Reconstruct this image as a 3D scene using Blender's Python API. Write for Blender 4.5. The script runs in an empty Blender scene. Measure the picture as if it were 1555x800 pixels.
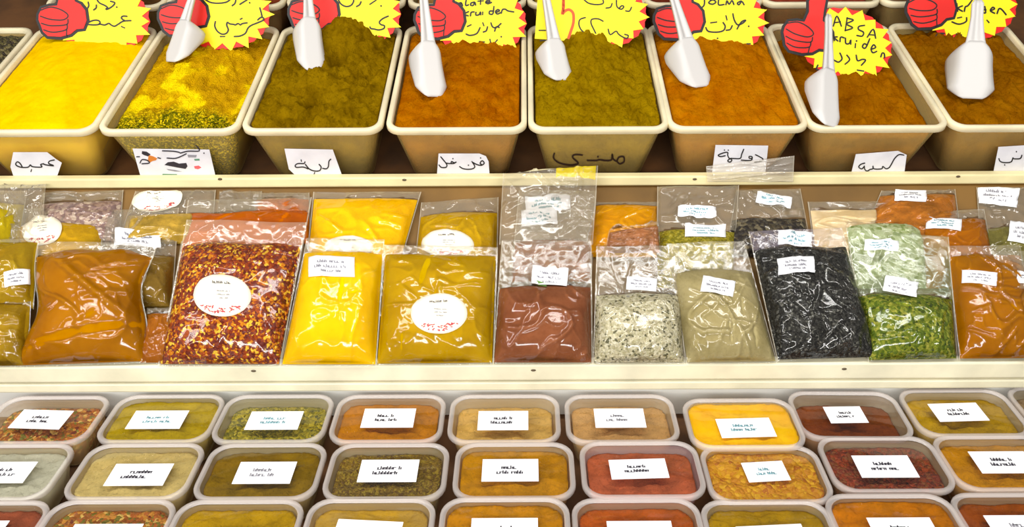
import bpy, bmesh, math, random
from mathutils import Vector, Matrix, noise

SC = bpy.context.scene
COL = SC.collection

# ------------------------------------------------------------------ camera, light, exposure
F = 1250.0                      # focal length in photo pixels (1555 x 800)
PITCH = math.radians(29.2)
ROLL = math.radians(-0.28)
CAMZ = 1.655
CX, CY = 800.0, 400.0           # where the optical axis meets the photo
CAM_ROT = Matrix.Rotation(math.pi / 2 - PITCH, 3, 'X') @ Matrix.Rotation(ROLL, 3, 'Z')
cd = bpy.data.cameras.new('camera')
cd.sensor_width = 36.0
cd.lens = 36.0 * F / 1555.0
cd.shift_x = -(CX - 777.5) / 1555.0
cd.clip_start = 0.02
cam = bpy.data.objects.new('camera', cd)
COL.objects.link(cam)
cam.matrix_world = Matrix.Translation((0, 0, CAMZ)) @ CAM_ROT.to_4x4()
SC.camera = cam

SC.view_settings.view_transform = 'Standard'
SC.view_settings.look = 'None'
SC.view_settings.gamma = 1.0
SC.view_settings.use_curve_mapping = False
SC.view_settings.exposure = -0.22
SC.cycles.transparent_max_bounces = 32
SC.cycles.max_bounces = 8

wd = bpy.data.worlds.new('market_hall_light')
SC.world = wd
wd.use_nodes = True
bg = wd.node_tree.nodes['Background']
bg.inputs[0].default_value = (0.97, 0.98, 1.0, 1)
bg.inputs[1].default_value = 0.24


def area(name, loc, target, sx, sy, power, color):
    ld = bpy.data.lights.new(name, 'AREA')
    ld.shape = 'RECTANGLE'
    ld.size, ld.size_y = sx, sy
    ld.energy = power
    ld.color = color
    o = bpy.data.objects.new(name, ld)
    COL.objects.link(o)
    o.location = loc
    o.rotation_euler = (Vector(target) - Vector(loc)).to_track_quat('-Z', 'Y').to_euler()
    return o


area('unseen_strip_light', (0.0, 0.75, 2.70), (0, 1.25, 0.9), 3.4, 0.14, 36, (1.0, 0.985, 0.95))
area('unseen_strip_light', (-0.2, -1.0, 2.0), (0, 1.3, 0.98), 3.4, 0.22, 78, (1.0, 0.985, 0.95))  # added in front, out of view, to brighten the board and tub fronts
area('unseen_strip_light', (-1.7, 0.4, 2.4), (0, 1.25, 0.9), 0.2, 1.4, 14, (1.0, 0.985, 0.95))

# ------------------------------------------------------------------ helpers


def lin(c):
    return tuple(((v / 255.0) / 12.92 if v <= 10.3 else (((v / 255.0) + 0.055) / 1.055) ** 2.4) for v in c)


def tag(o, label=None, cat=None, group=None, kind=None):
    if label:
        o['label'] = label
    if cat:
        o['category'] = cat
    if group:
        o['group'] = group
    if kind:
        o['kind'] = kind
    return o


def empty(name, loc, rot=None):
    o = bpy.data.objects.new(name, None)
    COL.objects.link(o)
    m = Matrix.Translation(loc)
    if rot is not None:
        m = m @ rot.to_4x4()
    o.matrix_world = m
    o.empty_display_size = 0.02
    return o


def WM(o):
    """world matrix of an object whose parents were only just made"""
    m = o.matrix_basis.copy()
    return WM(o.parent) @ m if o.parent else m


class MB:
    """collects verts and faces of one mesh (world or local coordinates)"""

    def __init__(s):
        s.v, s.f, s.m = [], [], []

    def add(s, vs, fs, mi=0):
        b = len(s.v)
        s.v += [tuple(v) for v in vs]
        s.f += [tuple(b + i for i in f) for f in fs]
        s.m += [mi] * len(fs)

    def grid(s, nu, nv, fn, flip=False, mi=0):
        vs = [fn(i / nu, j / nv) for j in range(nv + 1) for i in range(nu + 1)]
        fs = []
        for j in range(nv):
            for i in range(nu):
                a = j * (nu + 1) + i
                q = (a, a + 1, a + nu + 2, a + nu + 1)
                fs.append(q[::-1] if flip else q)
        s.add(vs, fs, mi)

    def loft(s, loops, cap0=True, cap1=True, mi=0):
        n = len(loops[0])
        vs = [p for l in loops for p in l]
        fs = []
        for k in range(len(loops) - 1):
            for i in range(n):
                j = (i + 1) % n
                fs.append((k * n + i, k * n + j, (k + 1) * n + j, (k + 1) * n + i))
        if cap0:
            fs.append(tuple(range(n))[::-1])
        if cap1:
            fs.append(tuple((len(loops) - 1) * n + i for i in range(n)))
        s.add(vs, fs, mi)

    def box(s, x0, x1, y0, y1, z0, z1):
        vs = [(x, y, z) for z in (z0, z1) for y in (y0, y1) for x in (x0, x1)]
        s.add(vs, [(0, 2, 3, 1), (4, 5, 7, 6), (0, 1, 5, 4), (2, 6, 7, 3), (0, 4, 6, 2), (1, 3, 7, 5)])

    def prism(s, pts, at, lo, hi, mi=0):
        """pts: outline in 2D, at(x, y, lift) -> point"""
        n = len(pts)
        vs = [at(x, y, lo) for x, y in pts] + [at(x, y, hi) for x, y in pts]
        fs = [tuple(range(n)), tuple(range(n, 2 * n))[::-1]]
        for i in range(n):
            j = (i + 1) % n
            fs.append((i, i + n, j + n, j))
        s.add(vs, fs, mi)

    def ribbon(s, pts, w, at, lo, hi, smooth=True):
        if smooth and len(pts) > 2:
            pts = catmull(pts)
        if len(pts) == 1:
            x, y = pts[0]
            s.prism([(x + 0.6 * w * math.cos(a * math.pi / 4), y + 0.6 * w * math.sin(a * math.pi / 4)) for a in range(8)], at, lo, hi)
            return
        L, R = [], []
        for i, (x, y) in enumerate(pts):
            a = pts[max(0, i - 1)]
            b = pts[min(len(pts) - 1, i + 1)]
            dx, dy = b[0] - a[0], b[1] - a[1]
            d = math.hypot(dx, dy) or 1
            dx, dy = dx / d, dy / d
            ex = (-0.4 if i == 0 else 0.4 if i == len(pts) - 1 else 0) * w
            ww = w * (0.42 if i in (0, len(pts) - 1) else 0.5)
            L.append((x - dy * ww + dx * ex, y + dx * ww + dy * ex))
            R.append((x + dy * ww + dx * ex, y - dx * ww + dy * ex))
        n = len(pts)
        vs = [at(x, y, hi) for x, y in L] + [at(x, y, hi) for x, y in R] + [at(x, y, lo) for x, y in L] + [at(x, y, lo) for x, y in R]
        fs = []
        for i in range(n - 1):
            fs.append((i, i + 1, n + i + 1, n + i))
            fs.append((2 * n + i, 2 * n + i + 1, i + 1, i))
            fs.append((n + i, n + i + 1, 3 * n + i + 1, 3 * n + i))
        s.add(vs, fs)

    def build(s, name, mats, parent=None, smooth=True, bevel=0, local=False):
        me = bpy.data.meshes.new(name)
        o = bpy.data.objects.new(name, me)
        vs = s.v
        if parent is not None and not local:
            inv = WM(parent).inverted()
            vs = [tuple(inv @ Vector(v)) for v in vs]
        me.from_pydata(vs, [], s.f)
        bm = bmesh.new()
        bm.from_mesh(me)
        bmesh.ops.recalc_face_normals(bm, faces=bm.faces)
        bm.to_mesh(me)
        bm.free()
        if not isinstance(mats, (list, tuple)):
            mats = [mats]
        for m in mats:
            me.materials.append(m)
        if len(mats) > 1:
            me.polygons.foreach_set('material_index', s.m)
        if smooth:
            me.polygons.foreach_set('use_smooth', [True] * len(me.polygons))
        COL.objects.link(o)
        if parent is not None:
            o.parent = parent
        if bevel:
            b = o.modifiers.new('edge', 'BEVEL')
            b.width = bevel
            b.segments = 2
            b.limit_method = 'ANGLE'
        me.update()
        return o


def catmull(p, k=4):
    out = []
    for i in range(len(p) - 1):
        p0, p1, p2, p3 = p[max(0, i - 1)], p[i], p[i + 1], p[min(len(p) - 1, i + 2)]
        for t in range(k):
            t /= k
            out.append(tuple(0.5 * (2 * p1[a] + (p2[a] - p0[a]) * t + (2 * p0[a] - 5 * p1[a] + 4 * p2[a] - p3[a]) * t * t
                                    + (-p0[a] + 3 * p1[a] - 3 * p2[a] + p3[a]) * t ** 3) for a in (0, 1)))
    out.append(tuple(p[-1]))
    return out


class Plane:
    """a real plane in the stall: origin (y, z), rising towards the back by tilt degrees"""

    def __init__(s, y, z, tilt):
        t = math.radians(tilt)
        s.o = Vector((0, y, z))
        s.up = Vector((0, math.cos(t), math.sin(t)))
        s.n = Vector((0, -math.sin(t), math.cos(t)))

    def at(s, px, py, lift=0.0):
        d = CAM_ROT @ Vector((px - CX, CY - py, -F))
        c = Vector((0, 0, CAMZ))
        o = s.o + s.n * lift
        k = (o - c).dot(s.n) / d.dot(s.n)
        return c + d * k

    def lift(s, px, py, h=0.0):
        """the plane's point seen at the pixel, moved h along the normal"""
        return s.at(px, py) + s.n * h


def fbm(x, y, z, oct=4):
    v, a, f = 0.0, 1.0, 1.0
    for _ in range(oct):
        v += a * noise.noise(Vector((x * f, y * f, z + 7.3 * f)))
        a *= 0.5
        f *= 2.03
    return v


# ------------------------------------------------------------------ materials
def new_mat(name):
    m = bpy.data.materials.new(name)
    m.use_nodes = True
    nt = m.node_tree
    for n in list(nt.nodes):
        nt.nodes.remove(n)
    out = nt.nodes.new('ShaderNodeOutputMaterial')
    return m, nt, out


def node(nt, t, **kw):
    n = nt.nodes.new(t)
    for k, v in kw.items():
        if k in n.inputs:
            n.inputs[k].default_value = v
        else:
            setattr(n, k, v)
    return n


def ramp(nt, fac, stops, interp='LINEAR'):
    r = nt.nodes.new('ShaderNodeValToRGB')
    r.color_ramp.interpolation = interp
    e = r.color_ramp.elements
    while len(e) > 1:
        e.remove(e[-1])
    e[0].position, e[0].color = stops[0][0], (*lin(stops[0][1]), 1)
    for p, c in stops[1:]:
        x = e.new(p)
        x.color = (*lin(c), 1)
    nt.links.new(fac, r.inputs[0])
    return r.outputs[0]


def plain(name, c, rough=0.5, var=0.0, scale=20, alpha=1.0, spec=0.5, bump=0.0, bscale=200, sub=0.0):
    m, nt, out = new_mat(name)
    b = node(nt, 'ShaderNodeBsdfPrincipled', Roughness=rough)
    b.inputs['Specular IOR Level'].default_value = spec
    b.inputs['Base Color'].default_value = (*lin(c), 1)
    b.inputs['Alpha'].default_value = alpha
    tc = node(nt, 'ShaderNodeTexCoord')
    if var:
        nz = node(nt, 'ShaderNodeTexNoise', Scale=scale, Detail=5.0)
        nt.links.new(tc.outputs['Object'], nz.inputs['Vector'])
        c2 = tuple(max(0, v * (1 - var)) for v in c)
        nt.links.new(ramp(nt, nz.outputs[0], [(0.3, c2), (0.65, c)]), b.inputs['Base Color'])
    if bump:
        n2 = node(nt, 'ShaderNodeTexNoise', Scale=bscale, Detail=4.0)
        nt.links.new(tc.outputs['Object'], n2.inputs['Vector'])
        bp = node(nt, 'ShaderNodeBump', Strength=bump, Distance=0.002)
        nt.links.new(n2.outputs[0], bp.inputs['Height'])
        nt.links.new(bp.outputs[0], b.inputs['Normal'])
    nt.links.new(b.outputs[0], out.inputs[0])
    return m


_spice = {}


def powder(c, c2=None, scale=25, grain=0.5, gs=900):
    """a fine ground spice"""
    key = ('p', c, c2, scale, grain, gs)
    if key in _spice:
        return _spice[key]
    c2 = c2 or tuple(v * 0.8 for v in c)
    m, nt, out = new_mat('ground_spice')
    b = node(nt, 'ShaderNodeBsdfPrincipled', Roughness=0.95)
    b.inputs['Specular IOR Level'].default_value = 0.0
    tc = node(nt, 'ShaderNodeTexCoord')
    nz = node(nt, 'ShaderNodeTexNoise', Scale=scale, Detail=8.0, Roughness=0.65)
    nt.links.new(tc.outputs['Object'], nz.inputs['Vector'])
    n2 = node(nt, 'ShaderNodeTexNoise', Scale=gs * 0.25, Detail=6.0, Roughness=0.7)
    nt.links.new(tc.outputs['Object'], n2.inputs['Vector'])
    mx = node(nt, 'ShaderNodeMix', data_type='RGBA', blend_type='MULTIPLY')
    mx.inputs[0].default_value = min(1.0, grain)
    nt.links.new(ramp(nt, nz.outputs[0], [(0.36, c2), (0.6, c)]), mx.inputs[6])
    nt.links.new(ramp(nt, n2.outputs[0], [(0.28, (160, 156, 146)), (0.46, (255, 255, 255))]), mx.inputs[7])
    nt.links.new(mx.outputs[2], b.inputs['Base Color'])
    bp = node(nt, 'ShaderNodeBump', Strength=grain, Distance=0.008)
    nt.links.new(n2.outputs[0], bp.inputs['Height'])
    nt.links.new(bp.outputs[0], b.inputs['Normal'])
    nt.links.new(b.outputs[0], out.inputs[0])
    _spice[key] = m
    return m


def flakes(stops, scale=260, bump=0.8, rough=0.6):
    """seeds, flakes, leaves: coloured cells"""
    key = ('f', tuple(stops), scale)
    if key in _spice:
        return _spice[key]
    m, nt, out = new_mat('whole_spice')
    b = node(nt, 'ShaderNodeBsdfPrincipled', Roughness=rough)
    b.inputs['Specular IOR Level'].default_value = 0.3
    tc = node(nt, 'ShaderNodeTexCoord')
    wob = node(nt, 'ShaderNodeTexNoise', Scale=scale * 0.8, Detail=2.0)
    nt.links.new(tc.outputs['Object'], wob.inputs['Vector'])
    mx = node(nt, 'ShaderNodeMix', data_type='RGBA')
    mx.inputs[0].default_value = 0.006
    nt.links.new(tc.outputs['Object'], mx.inputs[6])
    nt.links.new(wob.outputs[1], mx.inputs[7])
    vo = node(nt, 'ShaderNodeTexVoronoi', Scale=scale)
    nt.links.new(mx.outputs[2], vo.inputs['Vector'])
    sp = node(nt, 'ShaderNodeSeparateColor')
    nt.links.new(vo.outputs['Color'], sp.inputs[0])
    nt.links.new(ramp(nt, sp.outputs[0], stops, 'CONSTANT'), b.inputs['Base Color'])
    bp = node(nt, 'ShaderNodeBump', Strength=bump, Distance=0.004)
    bp.invert = True
    nt.links.new(vo.outputs['Distance'], bp.inputs['Height'])
    nt.links.new(bp.outputs[0], b.inputs['Normal'])
    nt.links.new(b.outputs[0], out.inputs[0])
    _spice[key] = m
    return m


def film(name, haze=0.08, tint=(255, 255, 250), gloss=1.0, rough=0.1, bump=0.5, bscale=55):
    """thin clear plastic: see-through, a little milky, crinkly shine"""
    m, nt, out = new_mat(name)
    tr = node(nt, 'ShaderNodeBsdfTransparent')
    df = node(nt, 'ShaderNodeBsdfDiffuse')
    df.inputs[0].default_value = (*lin(tint), 1)
    gl = node(nt, 'ShaderNodeBsdfGlossy', Roughness=rough)
    gl.inputs[0].default_value = (1, 1, 1, 1)
    tc = node(nt, 'ShaderNodeTexCoord')
    nz = node(nt, 'ShaderNodeTexNoise', Scale=bscale, Detail=3.0, Roughness=0.5)
    nz.noise_type = 'RIDGED_MULTIFRACTAL'
    nt.links.new(tc.outputs['Object'], nz.inputs['Vector'])
    bp = node(nt, 'ShaderNodeBump', Strength=bump, Distance=0.003)
    nt.links.new(nz.outputs[0], bp.inputs['Height'])
    fr = node(nt, 'ShaderNodeFresnel', IOR=1.5)
    nt.links.new(bp.outputs[0], gl.inputs['Normal'])
    mu = node(nt, 'ShaderNodeMath', operation='MULTIPLY')
    mu.inputs[1].default_value = gloss
    nt.links.new(fr.outputs[0], mu.inputs[0])
    a = node(nt, 'ShaderNodeMixShader')
    a.inputs[0].default_value = haze
    nt.links.new(tr.outputs[0], a.inputs[1])
    nt.links.new(df.outputs[0], a.inputs[2])
    c = node(nt, 'ShaderNodeMixShader')
    nt.links.new(mu.outputs[0], c.inputs[0])
    nt.links.new(a.outputs[0], c.inputs[1])
    nt.links.new(gl.outputs[0], c.inputs[2])
    nt.links.new(c.outputs[0], out.inputs[0])
    return m


M_FILM = film('bag_film', haze=0.0, gloss=0.8, rough=0.10, bump=0.4)
M_FLAP = film('bag_film_flap', haze=0.13, tint=(255, 240, 208), gloss=1.2, rough=0.12, bump=0.45)
M_FILM_MAUVE = film('bag_film_mauve', haze=0.12, tint=(225, 205, 225), gloss=1.2, rough=0.12)
M_FILM_GREEN = film('bag_film_dusty_green', haze=0.22, tint=(190, 205, 150), gloss=1.2, rough=0.12)
M_LID = film('clear_lid', haze=0.006, gloss=0.6, rough=0.08, bump=0.06, bscale=14)
M_BODY = plain('milky_box_plastic', (228, 208, 150), 0.25, alpha=0.42)
M_RIM = plain('lid_rim_plastic', (232, 222, 216), 0.15, alpha=0.42)
M_TUB = plain('tub_plastic', (236, 206, 130), 0.35, alpha=0.34)
M_TUBRIM = plain('tub_rim_plastic', (240, 226, 188), 0.35, var=0.12, scale=9)
M_WOOD = plain('cream_painted_wood', (240, 233, 202), 0.55, var=0.09, scale=14, bump=0.15, bscale=60)
M_WHITE = plain('white_painted_panel', (236, 236, 230), 0.5, var=0.05, scale=8)
M_BROWN = plain('brown_stained_board', (104, 66, 30), 0.7, var=0.35, scale=12)
M_PAPER = plain('white_paper', (250, 250, 252), 0.6)
M_TAGPAPER = plain('tag_card', (228, 226, 232), 0.7, var=0.06, scale=30)
M_CREAM = plain('cream_sticker', (250, 240, 216), 0.5)
M_INK = plain('dark_ink', (52, 48, 60), 0.6)
M_GREYINK = plain('grey_ink', (140, 138, 146), 0.6)
M_MARKER = plain('black_marker', (26, 22, 24), 0.5)
M_REDPRINT = plain('red_print', (190, 60, 70), 0.6)
M_YELLOW = plain('yellow_card', (252, 232, 4), 0.5)
M_RED = plain('red_card', (226, 22, 6), 0.5)
M_ORANGE = plain('orange_red_print', (225, 84, 20), 0.5)
M_BLACK = plain('black_print', (22, 16, 16), 0.5)
M_SCOOP = plain('white_scoop_plastic', (206, 202, 198), 0.4)
M_SCREW = plain('dark_screw', (88, 72, 50), 0.5)
M_TEAL = plain('pale_teal_ink', (120, 165, 175), 0.6)
M_GREENLEAF = plain('green_print', (96, 130, 60), 0.6)

# ------------------------------------------------------------------ setting
z_cam = CAMZ


def Z(rel):
    return z_cam + rel


m = MB()
m.box(-3, 3, -1.2, 3.4, -0.05, 0)
tag(m.build('floor', plain('stone_floor', (150, 144, 134), 0.6, var=0.2, scale=4), smooth=False), kind='structure')
m = MB()
m.box(-3, 3, 3.3, 3.4, 0, 3.2)
tag(m.build('wall_back', plain('dark_wall', (120, 92, 60), 0.8, var=0.2, scale=3), smooth=False), kind='structure')

# the stepped display stand
LID_Z = Z(-0.855)
stand = empty('display_stand', (0, 1.5, 0))
tag(stand, 'cream wooden stepped market display stand carrying all the tubs, bags and boxes', 'display stand')
XW = 1.75
m = MB()
m.box(-XW, XW, 0.52, 1.115, LID_Z - 0.088, LID_Z - 0.066)
m.build('table_shelf', M_BROWN, stand, smooth=False, bevel=0.002)
m = MB()
m.box(-XW, XW, 1.113, 1.128, LID_Z - 0.066, Z(-0.806))
m.build('riser_panel', M_WHITE, stand, smooth=False, bevel=0.001)
m = MB()
m.box(-XW, XW, 1.0885, 1.113, Z(-0.850), Z(-0.8325))
m.build('lower_batten', M_WOOD, stand, smooth=False, bevel=0.003)
m = MB()
m.box(-XW, XW, 1.088, 1.110, Z(-0.829), Z(-0.797))
lower_lip = m.build('lip_board', M_WOOD, stand, smooth=False, bevel=0.003)
SL = Plane(1.108, Z(-0.812), 30)


def slab(name, pl, s0, s1, t, mt):
    m = MB()
    vs = []
    for h in (-t, 0):
        for s_ in (s0, s1):
            for x in (-XW, XW):
                vs.append(Vector((x, 0, 0)) + pl.o + pl.up * s_ + pl.n * h)
    m.add(vs, [(0, 2, 3, 1), (4, 5, 7, 6), (0, 1, 5, 4), (2, 6, 7, 3), (0, 4, 6, 2), (1, 3, 7, 5)])
    return m.build(name, mt, stand, smooth=False)


M_SLOPE = plain('ochre_sloping_shelf', (128, 92, 36), 0.6, var=0.2, scale=8)
slab('sloping_shelf', SL, 0, 0.372, 0.012, M_SLOPE)
m = MB()
m.box(-XW, XW, 1.418, 1.438, Z(-0.627), Z(-0.6075))
upper_lip = m.build('lip_board', plain('yellowed_painted_wood', (242, 228, 174), 0.55, var=0.1, scale=10, bump=0.15, bscale=60), stand, smooth=False, bevel=0.003)
UP = Plane(1.445, Z(-0.6515), 15)
slab('upper_shelf', UP, 0, 0.40, 0.015, M_BROWN)
m = MB()
m.box(-XW, XW, 1.845, 1.86, Z(-0.60), Z(-0.53))
m.build('back_riser', M_BROWN, stand, smooth=False)
UP2 = Plane(1.845, Z(-0.520), 15)
slab('back_shelf', UP2, 0, 0.42, 0.015, M_BROWN)
for x in (-1.7, 0, 1.7):
    for y in (0.57, 2.15):
        m = MB()
        m.box(x - 0.03, x + 0.03, y - 0.03, y + 0.03, 0, LID_Z - 0.09 if y < 1 else Z(-0.56))
        m.build('leg', M_WOOD, stand, smooth=False, bevel=0.003)


def screw(par, px, py, y):
    c = Vector((0, 0, CAMZ))
    d = CAM_ROT @ Vector((px - CX, CY - py, -F))
    p = c + d * ((y - c.y) / d.y)
    m = MB()
    n = 10
    rx, rz = 0.0042, 0.0022
    m.loft([[(p.x + k * rx * math.cos(a * 2 * math.pi / n), y + dy, p.z + k * rz * math.sin(a * 2 * math.pi / n)) for a in range(n)]
            for k, dy in ((1.0, 0.001), (1.0, -0.0006), (0.5, -0.0012))])
    m.build('screw', M_SCREW, par)


for px, py in ((385, 563), (810, 562), (1282, 560)):
    screw(lower_lip, px, py, 1.088)
for px, py in ((334, 272), (614, 273), (1055, 272), (1455, 268)):
    screw(upper_lip, px, py, 1.418)


# ------------------------------------------------------------------ shapes shared by tubs and boxes
def rrect(hw, y0, y1, r, z, n=6):
    """rounded rectangle loop: half width hw, from y0 (front) to y1"""
    pts = []
    for (cx, cy, a0) in ((hw - r, y1 - r, 0), (-hw + r, y1 - r, 90), (-hw + r, y0 + r, 180), (hw - r, y0 + r, 270)):
        for k in range(n + 1):
            a = math.radians(a0 + 90 * k / n)
            pts.append((cx + r * math.cos(a), cy + r * math.sin(a), z))
    return pts


def heap(hw, y0, y1, zb, hwb, yb0, yb1, top, nu=60, nv=80, k=0.065):
    """a filling: height field top(a, b) over the rounded plan, closed down to the narrower bottom"""
    m = MB()

    def plan(a, b, hw_, f0, f1):
        r = max(abs(a), abs(b))
        hd = (f1 - f0) / 2
        if r < 1e-6:
            return 0.0, (f0 + f1) / 2
        x, y = a / r * hw_, b / r * hd
        R = k * hd * 2
        ex, ey = abs(x) - (hw_ - R), abs(y) - (hd - R)
        if ex > 0 and ey > 0:
            d = R / math.hypot(ex, ey) if math.hypot(ex, ey) > 0 else 1
            d = min(1.0, d)
            x = math.copysign(hw_ - R + ex * d, x)
            y = math.copysign(hd - R + ey * d, y)
        return x * r, (f0 + f1) / 2 + y * r

    vs = []
    for j in range(nv + 1):
        for i in range(nu + 1):
            a, b = 2 * i / nu - 1, 2 * j / nv - 1
            zt = top(a, b)
            t = min(1.0, max(0.0, zt / zb)) if zb < 0 else 0     # taper with depth
            w = hw + (hwb - hw) * t
            f0 = y0 + (yb0 - y0) * t
            f1 = y1 + (yb1 - y1) * t
            x, y = plan(a, b, w, f0, f1)
            vs.append((x, y, zt))
    fs = []
    for j in range(nv):
        for i in range(nu):
            q = j * (nu + 1) + i
            fs.append((q, q + 1, q + nu + 2, q + nu + 1))
    edge = [i for i in range(nu)] + [j * (nu + 1) + nu for j in range(nv)] + [nv * (nu + 1) + i for i in range(nu, 0, -1)] + [j * (nu + 1) for j in range(nv, 0, -1)]
    b0 = len(vs)
    for q in edge:
        i, j = q % (nu + 1), q // (nu + 1)
        a, b = 2 * i / nu - 1, 2 * j / nv - 1
        x, y = plan(a, b, hwb, yb0, yb1)
        vs.append((x, y, zb))
    n = len(edge)
    for i in range(n):
        j = (i + 1) % n
        fs.append((edge[j], edge[i], b0 + i, b0 + j))
    fs.append(tuple(b0 + i for i in range(n))[::-1])
    m.add(vs, fs)
    return m


# ------------------------------------------------------------------ upper shelf: open tubs
TH, TL, THW = 0.131, 0.388, 0.1285        # height, depth and half width of a tub
INS = 0.026                                # how far the walls lean in towards the bottom
ROT15 = Matrix.Rotation(math.radians(15), 3, 'X')


def make_tub(x, rim_y, rim_z, label, detail=True):
    rot = ROT15
    base = Vector((x, rim_y, rim_z)) + rot @ Vector((0, TL / 2, -TH))
    root = empty('spice_tub', base, rot)
    off = lambda l: [(p[0], p[1] - TL / 2, p[2] + TH) for p in l]
    m = MB()
    w0 = THW - 0.009
    m.loft([off(l) for l in (
        rrect(w0, 0.009, TL - 0.009, 0.023, -0.004), rrect(w0 - INS, 0.009 + INS * 0.75, TL - 0.009 - INS * 0.75, 0.028, -TH + 0.004),
        rrect(w0 - INS - 0.006, 0.016 + INS * 0.75, TL - 0.016 - INS * 0.75, 0.026, -TH),
        rrect(0.02, TL / 2 - 0.03, TL / 2 + 0.03, 0.01, -TH))], cap0=False, cap1=True)
    m.build('tub_wall', M_TUB, root, local=True)
    m = MB()
    m.loft([off(l) for l in (
        rrect(w0 - 0.0015, 0.0105, TL - 0.0105, 0.023, -0.006), rrect(w0 - 0.001, 0.010, TL - 0.010, 0.023, 0.001),
        rrect(w0 + 0.001, 0.008, TL - 0.008, 0.023, 0.003),
        rrect(THW - 0.002, 0.002, TL - 0.002, 0.027, 0.003), rrect(THW, 0, TL, 0.029, 0.0005), rrect(THW, 0, TL, 0.029, -0.0085),
        rrect(THW - 0.002, 0.002, TL - 0.002, 0.027, -0.010), rrect(w0 + 0.0012, 0.0078, TL - 0.0078, 0.024, -0.010))], cap0=False, cap1=False)
    m.build('tub_rim', M_TUBRIM, root, local=True)
    tag(root, label, 'tub', 'open spice tubs on the upper shelf')
    return root


def make_powder(root, mt, drop, fn, label, seed, rough=0.0025, fine=14, group='loose spices in the open tubs', nu=84, nv=120):
    w0 = THW - 0.0125
    zb = -TH + 0.008

    def top(a, b):
        y = (b + 1) / 2
        edge = min(1.0, (1 - abs(a)) / 0.12, (1 - abs(b)) / 0.1)
        z = -0.006 - drop + fn(a, y) * edge
        z += 2.0 * rough * fbm(a * fine * 0.6 + seed, y * fine, seed) * (0.4 + 0.6 * edge)
        z += 0.0035 * fbm(a * 2 + seed * 3, y * 3, 3.1) * edge
        return z

    m = heap(w0, 0.0125, TL - 0.0125, zb, w0 - INS * 0.93, 0.0125 + INS * 0.7, TL - 0.0125 - INS * 0.7, top, nu, nv)
    m.v = [tuple(WM(root) @ Vector((p[0], p[1] - TL / 2, p[2] + TH))) for p in m.v]
    o = m.build('spice_powder', mt)
    # origin at the tub's base
    c = WM(root).translation
    o.data.transform(Matrix.Translation(-c))
    o.location = c
    return tag(o, label, 'spice', group, 'stuff')


def g(a, y, a0, y0, sa, sy):
    return math.exp(-((a - a0) / sa) ** 2 - ((y - y0) / sy) ** 2)


RIM_Y, RIM_Z = 1.420, Z(-0.518)
RIMP = Plane(RIM_Y, RIM_Z, 15)
edges = [-298, -75, 143, 361, 581, 803, 1018, 1232, 1448, 1668]
tub_x = [(RIMP.at(edges[i], 200).x + RIMP.at(edges[i + 1], 200).x) / 2 for i in range(len(edges) - 1)]
pitch = (tub_x[-1] - tub_x[1]) / (len(tub_x) - 2)
THW = pitch / 2 - 0.0008
zaatar = flakes([(0, (70, 78, 10)), (0.3, (112, 110, 14)), (0.6, (168, 150, 14)), (0.8, (214, 186, 20)), (0.93, (60, 50, 14))], 330)
herbs = flakes([(0, (52, 44, 26)), (0.35, (84, 76, 40)), (0.6, (110, 98, 58)), (0.85, (60, 50, 40))], 220)


def mixed_zaatar():
    m, nt, out = new_mat('yellow_powder_over_herbs')
    b = node(nt, 'ShaderNodeBsdfPrincipled', Roughness=0.9)
    b.inputs['Specular IOR Level'].default_value = 0.0
    tc = node(nt, 'ShaderNodeTexCoord')
    vo = node(nt, 'ShaderNodeTexVoronoi', Scale=330.0)
    nt.links.new(tc.outputs['Object'], vo.inputs['Vector'])
    sp = node(nt, 'ShaderNodeSeparateColor')
    nt.links.new(vo.outputs['Color'], sp.inputs[0])
    herb = ramp(nt, sp.outputs[0], [(0, (84, 84, 8)), (0.3, (122, 112, 10)), (0.6, (186, 160, 10)), (0.8, (220, 190, 20)), (0.94, (64, 52, 10))], 'CONSTANT')
    pw = node(nt, 'ShaderNodeTexNoise', Scale=16.0, Detail=6.0)
    nt.links.new(tc.outputs['Object'], pw.inputs['Vector'])
    powd = ramp(nt, pw.outputs[0], [(0.38, (178, 132, 8)), (0.52, (200, 154, 6)), (0.6, (236, 204, 8))])
    sx = node(nt, 'ShaderNodeSeparateXYZ')
    nt.links.new(tc.outputs['Object'], sx.inputs[0])
    n3 = node(nt, 'ShaderNodeTexNoise', Scale=30.0, Detail=5.0)
    nt.links.new(tc.outputs['Object'], n3.inputs['Vector'])
    # the herbs show at the front edge of the heap, the fine powder lies further back
    ma = node(nt, 'ShaderNodeMath', operation='MULTIPLY_ADD')
    ma.inputs[1].default_value = 0.12
    nt.links.new(n3.outputs[0], ma.inputs[0])
    nt.links.new(sx.outputs[1], ma.inputs[2])
    th = node(nt, 'ShaderNodeMapRange')
    th.inputs[1].default_value = -0.095
    th.inputs[2].default_value = -0.055
    nt.links.new(ma.outputs[0], th.inputs[0])
    mx = node(nt, 'ShaderNodeMix', data_type='RGBA')
    nt.links.new(th.outputs[0], mx.inputs[0])
    nt.links.new(herb, mx.inputs[6])
    nt.links.new(powd, mx.inputs[7])
    nt.links.new(mx.outputs[2], b.inputs['Base Color'])
    bp = node(nt, 'ShaderNodeBump', Strength=0.7, Distance=0.004)
    nt.links.new(vo.outputs['Distance'], bp.inputs['Height'])
    nt.links.new(bp.outputs[0], b.inputs['Normal'])
    nt.links.new(b.outputs[0], out.inputs[0])
    return m


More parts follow.
